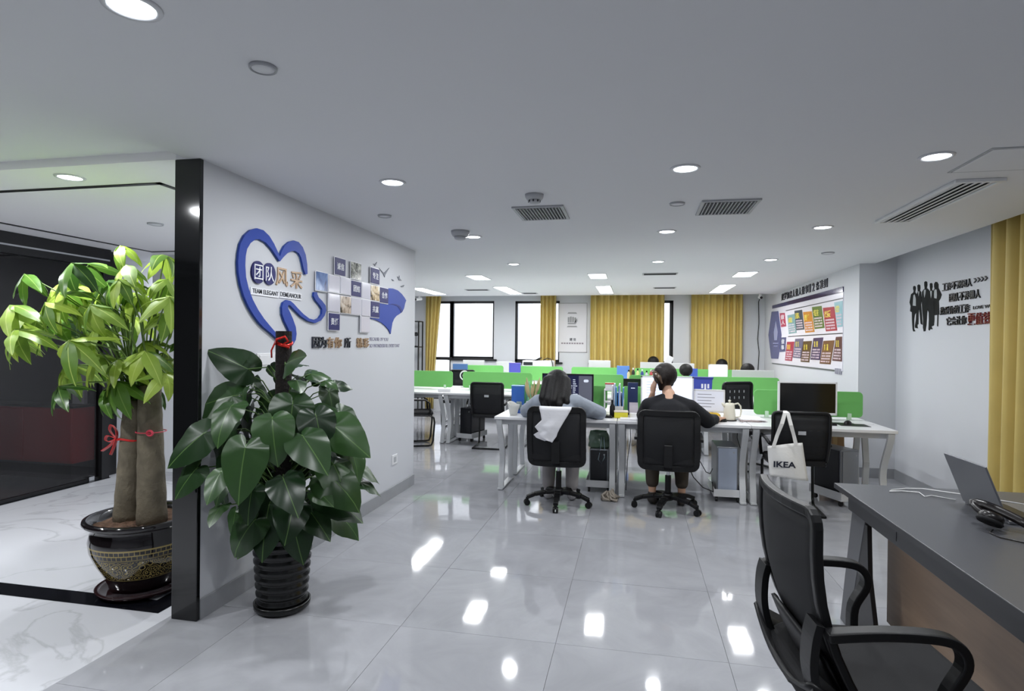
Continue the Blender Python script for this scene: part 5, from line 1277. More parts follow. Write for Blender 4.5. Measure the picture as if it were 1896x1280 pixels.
ck = thing('desk_fan', 'small white desk fan in the gap of the green screens', 'fan', (-2.66, 9.15, ZT))
obj('base', G().lathe([(0.06, 0), (0.06, 0.015), (0.012, 0.03), (0.012, 0.12), (0.0005, 0.12)], 16), M_WHITE, ck, smooth=True)
obj('guard', G().tube([(0.07*math.cos(2*math.pi*k/20), 0, 0.19+0.07*math.sin(2*math.pi*k/20)) for k in range(20)], 0.010, 6, closed=True), M_WHITE, ck, smooth=True)
obj('motor', G().ball((0, 0, 0.19), 0.035, 12, 8), M_CGREY, ck, smooth=True)

# ------------------------------------------------------------------ black shelf in the far corner
sf = thing('metal_shelf', 'thin black metal shelf in the far corner beside the gathered curtain', 'shelf', (-4.52, 11.75, 0))
for sx in (-0.14, 0.14):
    for sy in (-0.12, 0.12):
        obj('post', G().box(sx-0.012, sx+0.012, sy-0.012, sy+0.012, 0, 1.90), M_BLK, sf)
for z in (0.35, 0.80, 1.35, 1.885): obj('shelf_board', G().box(-0.15, 0.15, -0.13, 0.13, z, z+0.018), M_BLK, sf)
lathe_thing('shelf_lamp', 'dark slender lamp on the black corner shelf', 'lamp', (-4.47, 11.72, 1.3685), [(0.05, 0), (0.05, 0.01), (0.006, 0.02), (0.006, 0.22), (0.05, 0.23), (0.03, 0.30), (0.0005, 0.30)], M_BLK, part='stand')

# ------------------------------------------------------------------ security cameras
def cctv(label, loc, rz, wire):
    t = thing('security_camera', label, 'security camera', loc, rz, 'security cameras')
    obj('mount', G().tube([(0, 0, 0), (0, 0, -0.05)], 0.022, 12), M_WHITE, t)
    obj('housing', G().tube([(0, 0.06, -0.055), (0, -0.09, -0.075)], 0.028, 14), M_WHITE, t, smooth=False)
    obj('lens', G().tube([(0, -0.088, -0.075), (0, -0.095, -0.076)], 0.024, 14), M_SCRB, t)
    if wire: obj('wire', G().tube(wire, 0.007, 6), M_FOOT, t, smooth=True)
cctv('white security camera with a cable down the wall by the rules poster', (2.2, 11.22, ZC), 0.0, [(0.02, 0.06, -0.03), (0.12, 0.60, -0.02), (0.14, 0.865, -0.08), (0.15, 0.868, -0.5), (0.13, 0.868, -0.8), (0.16, 0.868, -1.05), (0.14, 0.868, -1.5)])
cctv('white security camera in the far corner above the black shelf', (-4.22, 11.22, ZC), -0.5, None)

# ------------------------------------------------------------------ people
M_SKIN = mat('skin', (206, 164, 138), 0.5)
M_HAIR = mat('black_hair', (15, 13, 13), 0.55, spec=0.3, bump=0.4, bscale=90)
M_HAIRB = mat('dark_brown_hair', (24, 17, 15), 0.55, spec=0.3, bump=0.4, bscale=90)
def fleshy(name, g, m, parent, vox=0.009, it=5):
    o = obj(name, g, m, parent, smooth=True)
    md = o.modifiers.new('remesh', 'REMESH'); md.mode = 'VOXEL'; md.voxel_size = vox; md.use_smooth_shade = True
    ms = o.modifiers.new('smooth', 'SMOOTH'); ms.factor = 0.5; ms.iterations = it
    return o
def V(*a): return Vector(a)
def hand(g, wrist, d, up, s=1.0, curl=0.35, flip=1):
    """Palm with four fingers and a thumb leaving its side, from the wrist along d."""
    d = Vector(d).normalized(); up = Vector(up); up = (up-d*up.dot(d)).normalized(); sd = d.cross(up)*flip
    wrist = Vector(wrist)
    for k in range(4):
        o = (k-1.5)*0.019*s
        kn = wrist+d*0.085*s+sd*o
        g.limb(wrist+d*0.015*s+sd*o*0.6, 0.014*s, kn, 0.012*s, 8)
        L = (0.030, 0.036, 0.034, 0.026)[k]*s
        a = kn+(d*math.cos(curl)-up*math.sin(curl))*L
        b = a+(d*math.cos(curl*2.1)-up*math.sin(curl*2.1))*L*0.8
        c = b+(d*math.cos(curl*2.9)-up*math.sin(curl*2.9))*L*0.6
        g.limb(kn, 0.0095*s, a, 0.009*s, 8); g.limb(a, 0.009*s, b, 0.0085*s, 8); g.limb(b, 0.0085*s, c, 0.0075*s, 8)
    t0 = wrist+d*0.02*s-sd*0.024*s; t1 = t0+d*0.035*s-sd*0.026*s-up*0.006*s; t2 = t1+d*0.032*s-sd*0.008*s-up*0.01*s
    g.limb(t0, 0.014*s, t1, 0.011*s, 8); g.limb(t1, 0.011*s, t2, 0.009*s, 8)
def head(g, c, fw, up, s=1.0):
    """Skull, jaw, nose, lips, brow and ears; fw is where the face looks."""
    c = Vector(c); fw = Vector(fw).normalized(); up = Vector(up); up = (up-fw*up.dot(fw)).normalized(); sd = fw.cross(up)
    P = lambda a, b, e: c+sd*a*s+fw*b*s+up*e*s
    g.ball(P(0, -0.012, 0.03), 0.088*s, 16, 10)
    g.limb(P(0, 0.015, 0.02), 0.074*s, P(0, 0.03, -0.04), 0.056*s)
    g.limb(P(0, 0.03, -0.04), 0.052*s, P(0, 0.048, -0.085), 0.026*s)
    g.limb(P(-0.03, 0.02, -0.05), 0.03*s, P(0.03, 0.02, -0.05), 0.03*s)
    g.limb(P(0, 0.092, 0.012), 0.010*s, P(0, 0.108, -0.022), 0.013*s, 8)
    g.limb(P(-0.018, 0.086, -0.052), 0.008*s, P(0.018, 0.086, -0.052), 0.008*s, 8)
    g.limb(P(-0.04, 0.074, 0.03), 0.012*s, P(0.04, 0.074, 0.03), 0.012*s, 8)
    for q in (-1, 1): g.limb(P(q*0.078, -0.005, 0.012), 0.014*s, P(q*0.080, -0.008, -0.022), 0.010*s, 8)
    return P
def eyes(t, P, s=1.0):
    for q in (-1, 1):
        p = P(q*0.032, 0.081, 0.012)
        e = obj('eye', G().ball(p, 0.011*s, 10, 8), mat('eye_white', (232, 230, 226), 0.2), t, smooth=True)
        obj('iris', G().ball(P(q*0.032, 0.0905, 0.012), 0.0042*s, 8, 6), mat('iris_dark', (28, 20, 16), 0.1), e, smooth=True)

# ---- person in grey, bent over the desk, long dark hair
p1 = thing('person', 'person in grey shirt with long dark hair leaning over the desk', 'person', (0, 0, 0))
hip, chest, neck = V(-0.66, 5.30, 0.55), V(-0.675, 5.40, 0.80), V(-0.695, 5.485, 0.955)
hc = V(-0.705, 5.56, 1.065)
shL, shR = V(-0.86, 5.44, 0.905), V(-0.515, 5.44, 0.915)
elL, elR = V(-1.01, 5.655, 0.80), V(-0.315, 5.675, 0.80)
wrL, wrR = V(-0.83, 5.86, 0.775), V(-0.53, 5.88, 0.775)
g = G()
P1 = head(g, hc, (0, 0.86, -0.5), (0, 0.5, 0.86))
g.limb(neck, 0.050, hc+V(0, -0.03, -0.05), 0.050)
g.limb(hip, 0.12, chest, 0.12); g.limb(chest, 0.12, neck, 0.06); g.limb(shL, 0.055, shR, 0.055)
for sh_, el, wr, fl in ((shL, elL, wrL, 1), (shR, elR, wrR, -1)):
    g.limb(sh_, 0.048, el, 0.038); g.limb(el, 0.038, wr, 0.026)
    hand(g, wr, V(0.5*fl, 0.6, 0), V(0, 0, 1), 0.95, 0.25, -fl)
for s in (-1, 1):
    kn = V(-0.66+s*0.12, 5.72, 0.53); an = V(-0.66+s*0.11, 5.50, 0.10)
    g.limb(V(-0.66+s*0.09, 5.32, 0.54), 0.085, kn, 0.056); g.limb(kn, 0.054, an+V(0, 0.03, 0.18), 0.045); g.limb(an+V(0, 0.03, 0.18), 0.045, an, 0.034)
    g.limb(an+V(0, 0, -0.055), 0.032, an+V(0, 0.15, -0.068), 0.026)
fleshy('body', g, M_SKIN, p1, 0.008)
eyes(p1, P1)
g = G()
g.limb(hip+V(0, 0, 0.02), 0.150, chest, 0.150); g.limb(chest+V(-0.05, 0, 0), 0.13, neck+V(-0.04, -0.02, -0.05), 0.075); g.limb(chest+V(0.05, 0, 0), 0.13, neck+V(0.04, -0.02, -0.05), 0.075)
g.limb(shL, 0.078, shR, 0.078)
for sh_, el, wr in ((shL, elL, wrL), (shR, elR, wrR)):
    g.limb(sh_, 0.075, el, 0.070); g.limb(el, 0.066, el.lerp(wr, 0.75), 0.048)
    m_ = sh_.lerp(el, 0.5); g.ball(m_+V(0, 0, -0.01), 0.078)
g.limb(neck+V(-0.03, -0.035, -0.02), 0.045, neck+V(0.03, -0.035, -0.02), 0.045)
fleshy('shirt', g, mat('grey_blue_cotton', (150, 158, 170), 0.8, bump=0.25, bscale=22), p1, 0.010, 3)
g = G(); g.limb(hip+V(-0.06, 0, -0.02), 0.13, hip+V(0.06, 0, -0.02), 0.13)
for s in (-1, 1):
    kn = V(-0.66+s*0.12, 5.72, 0.53)
    g.limb(V(-0.66+s*0.09, 5.32, 0.54), 0.10, kn+V(0, -0.04, 0), 0.074); g.limb(kn+V(0, -0.02, 0), 0.074, V(-0.66+s*0.11, 5.53, 0.29), 0.066); g.limb(V(-0.66+s*0.11, 5.53, 0.29), 0.066, V(-0.66+s*0.11, 5.50, 0.14), 0.060)
fleshy('trousers', g, mat('pale_grey_cotton', (150, 146, 146), 0.85), p1, 0.011)
g = G()
g.ball(P1(0, -0.022, 0.034), (0.112, 0.118, 0.108), 18, 12)
for k in range(9):
    a = -1.5+3.0*k/8
    top = P1(0.09*math.sin(a), -0.055-0.045*math.cos(a), 0.01)
    bot = V(-0.705+0.115*math.sin(a)+0.01*math.sin(k*4), 5.325-0.05*math.cos(a)+0.07*abs(math.sin(a)), 0.862+0.03*math.sin(k*2.3))
    g.limb(top, 0.048, bot+V(0, 0, 0.07), 0.036); g.limb(bot+V(0, 0, 0.07), 0.036, bot, 0.014)
fleshy('hair', g, M_HAIR, p1, 0.009, 3)
for s in (-1, 1):
    x = -0.66+s*0.11
    g = G(); g.limb(V(x, 5.485, 0.050), 0.046, V(x, 5.64, 0.036), 0.036); g.limb(V(x, 5.50, 0.085), 0.044, V(x, 5.50, 0.06), 0.046)
    fleshy('shoe', g, mat('pale_grey_shoe', (176, 174, 176), 0.6), p1, 0.008, 3)

# ---- person in black, hair pinned up, cheek in hand
p2 = thing('person', 'person in black top with hair clipped up, cheek resting in hand', 'person', (0, 0, 0))
hip, chest, neck = V(0.31, 5.38, 0.55), V(0.315, 5.42, 0.82), V(0.31, 5.475, 1.01)
hc = V(0.285, 5.535, 1.145)
shL, shR = V(0.14, 5.45, 0.905), V(0.495, 5.45, 0.90)
elL, elR = V(0.10, 5.70, 0.79), V(0.655, 5.56, 0.775)
wrL, wrR = V(0.175, 5.60, 1.0), V(0.78, 5.76, 0.775)
g = G()
P2 = head(g, hc, (0.18, 0.97, -0.12), (0, 0.12, 0.99))
g.limb(neck, 0.048, hc+V(0, -0.03, -0.06), 0.048)
g.limb(hip, 0.12, chest, 0.12); g.limb(chest, 0.12, neck, 0.06); g.limb(shL, 0.055, shR, 0.055)
for sh_, el, wr in ((shL, elL, wrL), (shR, elR, wrR)):
    g.limb(sh_, 0.048, el, 0.038); g.limb(el, 0.038, wr, 0.026)
hand(g, wrL, V(0.12, -0.1, 1.0), V(-0.8, -0.5, 0), 0.95, 0.25, 1)
hand(g, wrR, V(0.4, 0.8, 0), V(0, 0, 1), 0.95, 0.3, 1)
for s in (-1, 1):
    kn = V(0.31+s*0.13, 5.80, 0.53); an = V(0.31+s*0.13, 5.56, 0.10)
    g.limb(V(0.31+s*0.09, 5.38, 0.54), 0.085, kn, 0.056); g.limb(kn, 0.054, an+V(0, 0.03, 0.18), 0.045); g.limb(an+V(0, 0.03, 0.18), 0.045, an, 0.034)
    g.limb(an+V(0, 0, -0.055), 0.032, an+V(0, 0.15, -0.068), 0.026)
fleshy('body', g, M_SKIN, p2, 0.008)
eyes(p2, P2)
g = G()
g.limb(hip+V(0, 0, 0.02), 0.155, chest, 0.165); g.limb(chest+V(-0.06, 0, 0), 0.14, neck+V(-0.05, -0.015, -0.075), 0.072); g.limb(chest+V(0.06, 0, 0), 0.14, neck+V(0.05, -0.015, -0.075), 0.072)
g.limb(shL, 0.074, shR, 0.074); g.limb(neck+V(-0.03, -0.02, -0.04), 0.055, shL+V(0.02, 0, 0.01), 0.068); g.limb(neck+V(0.03, -0.02, -0.04), 0.055, shR+V(-0.02, 0, 0.01), 0.068)
for sh_, el, wr, q in ((shL, elL, wrL, 0.45), (shR, elR, wrR, 0.6)):
    g.limb(sh_, 0.074, el, 0.070); g.limb(el, 0.068, el.lerp(wr, q), 0.050)
fleshy('top', g, mat('black_knit', (17, 18, 24), 0.9, bump=0.15, bscale=40), p2, 0.010, 4)
g = G(); g.limb(hip+V(-0.06, 0, -0.02), 0.135, hip+V(0.06, 0, -0.02), 0.135)
for s in (-1, 1):
    kn = V(0.31+s*0.13, 5.80, 0.53)
    g.limb(V(0.31+s*0.09, 5.38, 0.54), 0.105, kn+V(0, -0.02, 0), 0.078); g.limb(kn+V(0, -0.01, 0), 0.075, V(0.31+s*0.13, 5.59, 0.28), 0.066); g.limb(V(0.31+s*0.13, 5.59, 0.28), 0.064, V(0.31+s*0.13, 5.57, 0.20), 0.060)
fleshy('trousers', g, mat('olive_brown_cotton', (70, 62, 54), 0.85), p2, 0.011)
g = G()
g.ball(P2(0, -0.026, 0.036), (0.108, 0.112, 0.110), 18, 12)
g.limb(P2(-0.02, -0.10, 0.0), 0.055, P2(-0.045, -0.115, 0.055), 0.045)
g.limb(P2(-0.02, -0.09, -0.03), 0.045, P2(-0.03, -0.07, -0.09), 0.022)
g.limb(P2(0.05, -0.03, 0.0), 0.045, P2(0.055, -0.02, -0.05), 0.02)
fleshy('hair', g, M_HAIRB, p2, 0.008, 3)
cl = obj('hair_clip', G().tube([P2(-0.095, -0.10, 0.07), P2(-0.07, -0.155, 0.045), P2(-0.03, -0.165, 0.0), P2(-0.01, -0.14, -0.05)], [0.008, 0.014, 0.014, 0.006], 8, flat=2.0), mat('tortoise_clip', (86, 70, 58), 0.2, noise=0.4, nscale=60), p2, smooth=True)
obj('clip_teeth', G().tube([P2(-0.10, -0.11, 0.02), P2(-0.07, -0.15, 0.0), P2(-0.04, -0.155, -0.035)], [0.005, 0.010, 0.004], 8), mat('tortoise_clip', (86, 70, 58), 0.2), cl, smooth=True)
for s in (-1, 1):
    x = 0.31+s*0.13
    g = G(); g.limb(V(x, 5.545, 0.050), 0.046, V(x, 5.70, 0.036), 0.036); g.limb(V(x, 5.56, 0.085), 0.042, V(x, 5.56, 0.06), 0.046)
    fleshy('shoe', g, mat('dark_shoe', (60, 56, 54), 0.6), p2, 0.008, 3)

# ---- people far off, seated; mostly the hair shows above the monitors
def far_person(label, loc, rz, zh, shirt):
    t = thing('person', label, 'person', loc, rz)
    g = G()
    c = V(0, 0.06, zh)
    P = head(g, c, (0, 0.96, -0.25), (0, 0.25, 0.96))
    g.limb(V(0, 0.01, zh-0.19), 0.05, c+V(0, -0.03, -0.05), 0.05)
    g.limb(V(0, -0.06, 0.55), 0.12, V(0, -0.02, zh-0.30), 0.12); g.limb(V(0, -0.02, zh-0.3), 0.12, V(0, 0.01, zh-0.19), 0.06)
    for s in (-1, 1):
        g.limb(V(s*0.17, -0.01, zh-0.21), 0.05, V(s*0.23, 0.16, 0.78), 0.04); g.limb(V(s*0.23, 0.16, 0.78), 0.04, V(s*0.12, 0.36, 0.77), 0.027)
        hand(g, V(s*0.12, 0.36, 0.775), V(-0.2*s, 1, 0), V(0, 0, 1), 0.9, 0.25, s)
        g.limb(V(s*0.09, -0.04, 0.54), 0.085, V(s*0.11, 0.34, 0.53), 0.058); g.limb(V(s*0.11, 0.34, 0.53), 0.056, V(s*0.11, 0.28, 0.10), 0.036)
        g.limb(V(s*0.11, 0.28, 0.045), 0.034, V(s*0.11, 0.42, 0.032), 0.026)
    fleshy('body', g, M_SKIN, t, 0.012)
    g = G()
    g.limb(V(0, -0.06, 0.58), 0.15, V(0, -0.02, zh-0.30), 0.15); g.limb(V(-0.17, -0.01, zh-0.22), 0.075, V(0.17, -0.01, zh-0.22), 0.075)
    g.limb(V(0, -0.02, zh-0.3), 0.13, V(0, 0.0, zh-0.17), 0.062)
    for s in (-1, 1): g.limb(V(s*0.17, -0.01, zh-0.21), 0.07, V(s*0.23, 0.16, 0.785), 0.058)
    fleshy('shirt', g, shirt, t, 0.014)
    g = G()
    g.limb(V(0, -0.06, 0.54), 0.13, V(0, 0.0, 0.53), 0.13)
    for s in (-1, 1): g.limb(V(s*0.09, -0.04, 0.54), 0.10, V(s*0.11, 0.34, 0.53), 0.072); g.limb(V(s*0.11, 0.34, 0.53), 0.070, V(s*0.11, 0.28, 0.14), 0.052)
    fleshy('trousers', g, mat('dark_denim', (34, 38, 52), 0.8), t, 0.014)
    g = G(); g.ball(P(0, -0.024, 0.04), (0.108, 0.112, 0.105), 16, 10); g.limb(P(0, -0.07, 0.0), 0.07, P(0, -0.06, -0.07), 0.045)
    fleshy('hair', g, M_HAIR, t, 0.011, 3)
    return t
M_S1 = mat('dark_red_shirt', (120, 26, 36), 0.8); M_S2 = mat('white_shirt', (206, 206, 208), 0.8); M_S3 = mat('black_shirt', (26, 26, 28), 0.8)
far_person('person with dark hair and dark red collar beyond the person in black', (0.83, 9.88, 0), 0.0, 1.01, M_S1)
far_person('person whose hair shows over the monitor below the wide gold curtain', (0.37, 11.70, 0), math.pi, 1.09, M_S2)
far_person('person whose hair shows over the bright page by the rules poster', (1.62, 11.70, 0), math.pi, 1.06, M_S2)
far_person('person half hidden by the pale grey monitor beside the rules poster', (1.76, 9.92, 0), math.pi, 1.035, M_S3)

# ------------------------------------------------------------------ cloth over the chair and the tote bag
M_CLOTH = mat('white_cloth', (222, 222, 226), 0.85, bump=0.2, bscale=30)
CLO = [(-0.795, -0.525, 0.79, 1), (-0.80, -0.52, 0.86, 1), (-0.80, -0.515, 0.898, 1), (-0.795, -0.515, 0.912, 0), (-0.79, -0.515, 0.898, -1), (-0.775, -0.54, 0.85, -1), (-0.765, -0.57, 0.80, -1), (-0.80, -0.59, 0.765, -1), (-0.825, -0.605, 0.74, -1), (-0.79, -0.625, 0.70, -1), (-0.835, -0.635, 0.67, -1), (-0.81, -0.655, 0.645, -1), (-0.735, -0.67, 0.622, -1)]
def cloth(u, v):
    s = v*(len(CLO)-1); k = min(int(s), len(CLO)-2); a, b = CLO[k], CLO[k+1]; q = s-k
    x0 = a[0]+(b[0]-a[0])*q; x1 = a[1]+(b[1]-a[1])*q; z = a[2]+(b[2]-a[2])*q; sd = a[3]+(b[3]-a[3])*q
    x = x0+(x1-x0)*u
    yb = 5.335-0.27-0.012*0 - 0.02
    y = yb+sd*0.034+0.05*((x+0.655)/0.23)**2*0.9-(0.016*math.sin(u*9+v*4)*max(0, v-0.35) if sd < 0 else 0)-(0.028 if sd < 0 else 0)*min(1, (v-0.3)*3)
    return (x, y, z+0.012*math.sin(u*5)*max(0, v-0.4))
tag(obj('white_cloth', G().grid(13, 37, cloth), M_CLOTH, smooth=True, solid=0.005), 'crumpled white cloth draped over the back of the swivel chair', 'cloth')
tb = thing('tote_bag', 'white canvas tote bag with black lettering hanging from the chair back', 'bag', (1.26, 5.275, 0.34))
M_CANV = mat('white_canvas', (226, 225, 222), 0.85, bump=0.15, bscale=60)
TO = [(1.105-1.26, 0.275), (1.375-1.26, 0.315), (1.425-1.26, 0.0), (1.28-1.26, 0.006), (1.125-1.26, 0.03)]
def totef(sgn):
    def f(u, v):
        xl = -0.155+0.02*(1-v); xr = 0.115+0.05*(1-v)
        x = xl+(xr-xl)*u
        z = (0.03+(0.275-0.03)*v)*(1-u)+(0.0+0.315*v)*u
        return (x, sgn*(0.022*math.sin(math.pi*u)*(0.35+0.65*math.sin(math.pi*min(1, v*0.9+0.1)))+0.002)+0.008*math.sin(u*7+v*3), z)
    return f
bag = obj('canvas_body', G().grid(13, 13, totef(-1)).grid(13, 13, totef(1)), M_CANV, tb, smooth=True, solid=0.002)
def strap(xs, yo):
    top = V(1.245-1.26+xs*0.0, 0.045, 0.575)
    pts = [(-0.115+xs, yo, 0.27), (-0.085+xs*0.8, yo, 0.37), (-0.05+xs*0.5, yo-0.01, 0.47), (-0.022, yo*0.3+0.0, 0.558), (-0.012, 0.045, 0.572), (0.0, yo*0.3+0.0, 0.558), (0.02+xs*0.4, yo-0.01, 0.46), (0.045+xs*0.8, yo, 0.37), (0.06+xs, yo, 0.30)]
    return G().sweep(pts, 0.028, 0.003, (1, 0.0, 0.0))
obj('strap', strap(0.0, -0.022), M_CANV, tb); obj('strap', strap(0.012, 0.02), M_CANV, tb)
fnT = lambda u, v, d: (u, -0.0265-d-0.006*math.cos(u*9), v)
obj('printed_lettering', lettering(G(), 'IKEA', fnT, -0.112, 0.06, 0.108, 0.158, 0.0, 0.0018, 0.03), M_INK, tb)

# ------------------------------------------------------------------ potted money tree in the lobby
mt = thing('money_tree', 'broad potted tree with two thick trunks and lime green leaves', 'potted plant', (-2.79, 2.94, 0))
def pot_material():
    m = bpy.data.materials.new('glazed_dark_pot'); m.use_nodes = True
    nt = m.node_tree; N = nt.nodes; L = nt.links; b = N['Principled BSDF']
    tc = N.new('ShaderNodeTexCoord'); sx = N.new('ShaderNodeSeparateXYZ'); L.new(tc.outputs['Object'], sx.inputs[0])
    at_ = N.new('ShaderNodeMath'); at_.operation = 'ARCTAN2'; L.new(sx.outputs[1], at_.inputs[0]); L.new(sx.outputs[0], at_.inputs[1])
    def mth(op, a, v=None, bb=None):
        n = N.new('ShaderNodeMath'); n.operation = op; L.new(a, n.inputs[0])
        if v is not None: n.inputs[1].default_value = v
        if bb is not None: L.new(bb, n.inputs[1])
        return n.outputs[0]
    cmb = N.new('ShaderNodeCombineXYZ'); L.new(mth('MULTIPLY', at_.outputs[0], 2.6), cmb.inputs[0]); L.new(mth('MULTIPLY', sx.outputs[2], 5.0), cmb.inputs[1])
    br = N.new('ShaderNodeTexBrick'); br.inputs['Scale'].default_value = 2.0; br.inputs['Mortar Size'].default_value = 0.035; br.offset = 0.5
    L.new(cmb.outputs[0], br.inputs['Vector'])
    br.inputs['Color1'].default_value = (0, 0, 0, 1); br.inputs['Color2'].default_value = (0, 0, 0, 1); br.inputs['Mortar'].default_value = (1, 1, 1, 1)
    cm2 = N.new('ShaderNodeCombineXYZ'); L.new(mth('MULTIPLY', at_.outputs[0], 3.0), cm2.inputs[0]); L.new(mth('MULTIPLY', sx.outputs[2], 13.0), cm2.inputs[1])
    vo = N.new('ShaderNodeTexVoronoi'); vo.inputs['Scale'].default_value = 2.6; vo.feature = 'F1'; L.new(cm2.outputs[0], vo.inputs['Vector'])
    wv = mth('SINE', mth('MULTIPLY', vo.outputs['Distance'], 22.0))
    orn = mth('GREATER_THAN', wv, 0.25)
    def band(z0, z1): return mth('MULTIPLY', mth('GREATER_THAN', sx.outputs[2], z0), bb=mth('LESS_THAN', sx.outputs[2], z1))
    fret = mth('MULTIPLY', br.outputs['Color'], bb=band(0.252, 0.302))
    flor = mth('MULTIPLY', orn, bb=band(0.125, 0.240))
    lines = mth('ADD', mth('ADD', band(0.302, 0.306), bb=band(0.246, 0.249)), bb=band(0.118, 0.121))
    tot = mth('MINIMUM', mth('ADD', mth('ADD', fret, bb=flor), bb=lines), 1.0)
    mx = N.new('ShaderNodeMix'); mx.data_type = 'RGBA'
    L.new(tot, mx.inputs['Factor']); mx.inputs['A'].default_value = (*lin((20, 16, 18)), 1); mx.inputs['B'].default_value = (*lin((138, 122, 70)), 1)
    L.new(mx.outputs['Result'], b.inputs['Base Color']); b.inputs['Roughness'].default_value = 0.08; b.inputs['Coat Weight'].default_value = 0.5
    return m
obj('pot', G().lathe([(0.0005, 0.035), (0.165, 0.035), (0.168, 0.06), (0.195, 0.12), (0.235, 0.19), (0.262, 0.26), (0.268, 0.315), (0.258, 0.36), (0.246, 0.383), (0.252, 0.395), (0.285, 0.405), (0.298, 0.42), (0.293, 0.436), (0.275, 0.440), (0.255, 0.430), (0.243, 0.40), (0.235, 0.38), (0.0005, 0.38)], 56), pot_material(), mt, smooth=True)
obj('saucer', G().lathe([(0.0005, 0.001), (0.19, 0.001), (0.225, 0.02), (0.235, 0.04), (0.228, 0.045), (0.20, 0.028), (0.0005, 0.026)], 44), mat('saucer_glaze', (40, 22, 24), 0.1), mt, smooth=True)
obj('soil', G().grid(30, 7, lambda u, v: (0.243*v*math.cos(2*math.pi*u), 0.243*v*math.sin(2*math.pi*u), 0.395+0.008*math.sin(u*40+v*9)), closed=True), mat('bark_soil', (92, 68, 52), 0.95, noise=0.4, nscale=40, bump=0.8, bscale=60), mt)
M_BARK = mat('grey_brown_bark', (104, 96, 80), 0.85, noise=0.25, nscale=14, bump=0.5, bscale=50)
TR = [((-0.115, 0.01), (-0.065, 0.0), 1.10, 0.078, 0.056), ((0.07, -0.01), (0.035, 0.0), 1.185, 0.080, 0.058)]
for k, ((bx_, by_), (tx, ty), zt, r0, r1) in enumerate(TR):
    g = G(); pts = []; rs = []
    for j in range(15):
        s = j/14; pts.append((bx_+(tx-bx_)*s, by_+(ty-by_)*s, 0.385+(zt-0.385)*s)); rs.append(r0+(r1-r0)*s+0.002*math.sin(j*2.4))
    rs[-2] = r1*1.02; rs[-1] = r1*1.1
    g.tube(pts, rs, 18)
    tk = obj('trunk', g, M_BARK, mt, smooth=True)
    obj('cut_top', G().lathe([(r1*0.9, zt), (r1*0.6, zt+0.006), (0.0005, zt+0.004)], 18, (tx, ty, 0)), mat('cut_wood', (150, 138, 104), 0.8), tk)
M_RIB = mat('red_ribbon', (204, 34, 34), 0.4)
rbp = G().tube([(-0.092+0.072*math.cos(a), 0.006+0.072*math.sin(a), 0.87+0.006*math.sin(3*a)) for a in [2*math.pi*k/20 for k in range(20)]], 0.006, 6, closed=True, flat=0.4)
k0 = Vector((-0.158, -0.03, 0.87))
for pts in ([(0, 0, 0), (-0.025, -0.02, 0.05), (-0.01, -0.025, 0.085), (0.02, -0.02, 0.05), (0, 0, 0)], [(0, 0, 0), (-0.04, -0.02, 0.02), (-0.055, -0.02, -0.005), (-0.03, -0.015, -0.015), (0, 0, 0)], [(0, 0, 0), (-0.03, -0.02, -0.04), (-0.075, -0.025, -0.07)], [(0, 0, 0), (-0.005, -0.015, -0.05), (-0.02, -0.02, -0.09)]):
    rbp.sweep(smooth_path([k0+Vector(p) for p in pts]), 0.028, 0.003, (0.3, -0.9, 0.3))
obj('ribbon', rbp, M_RIB, mt)
obj('ribbon', G().tube([(0.055+0.078*math.cos(a), -0.006+0.078*math.sin(a), 0.92) for a in [2*math.pi*k/20 for k in range(20)]], 0.003, 6, closed=True)
    .tube([(0.105+0.02*math.cos(a), -0.07, 0.92+0.014*math.sin(a)) for a in [2*math.pi*k/12 for k in range(12)]], 0.006, 6, closed=True), mat('pink_tie', (214, 70, 90), 0.4), mt)

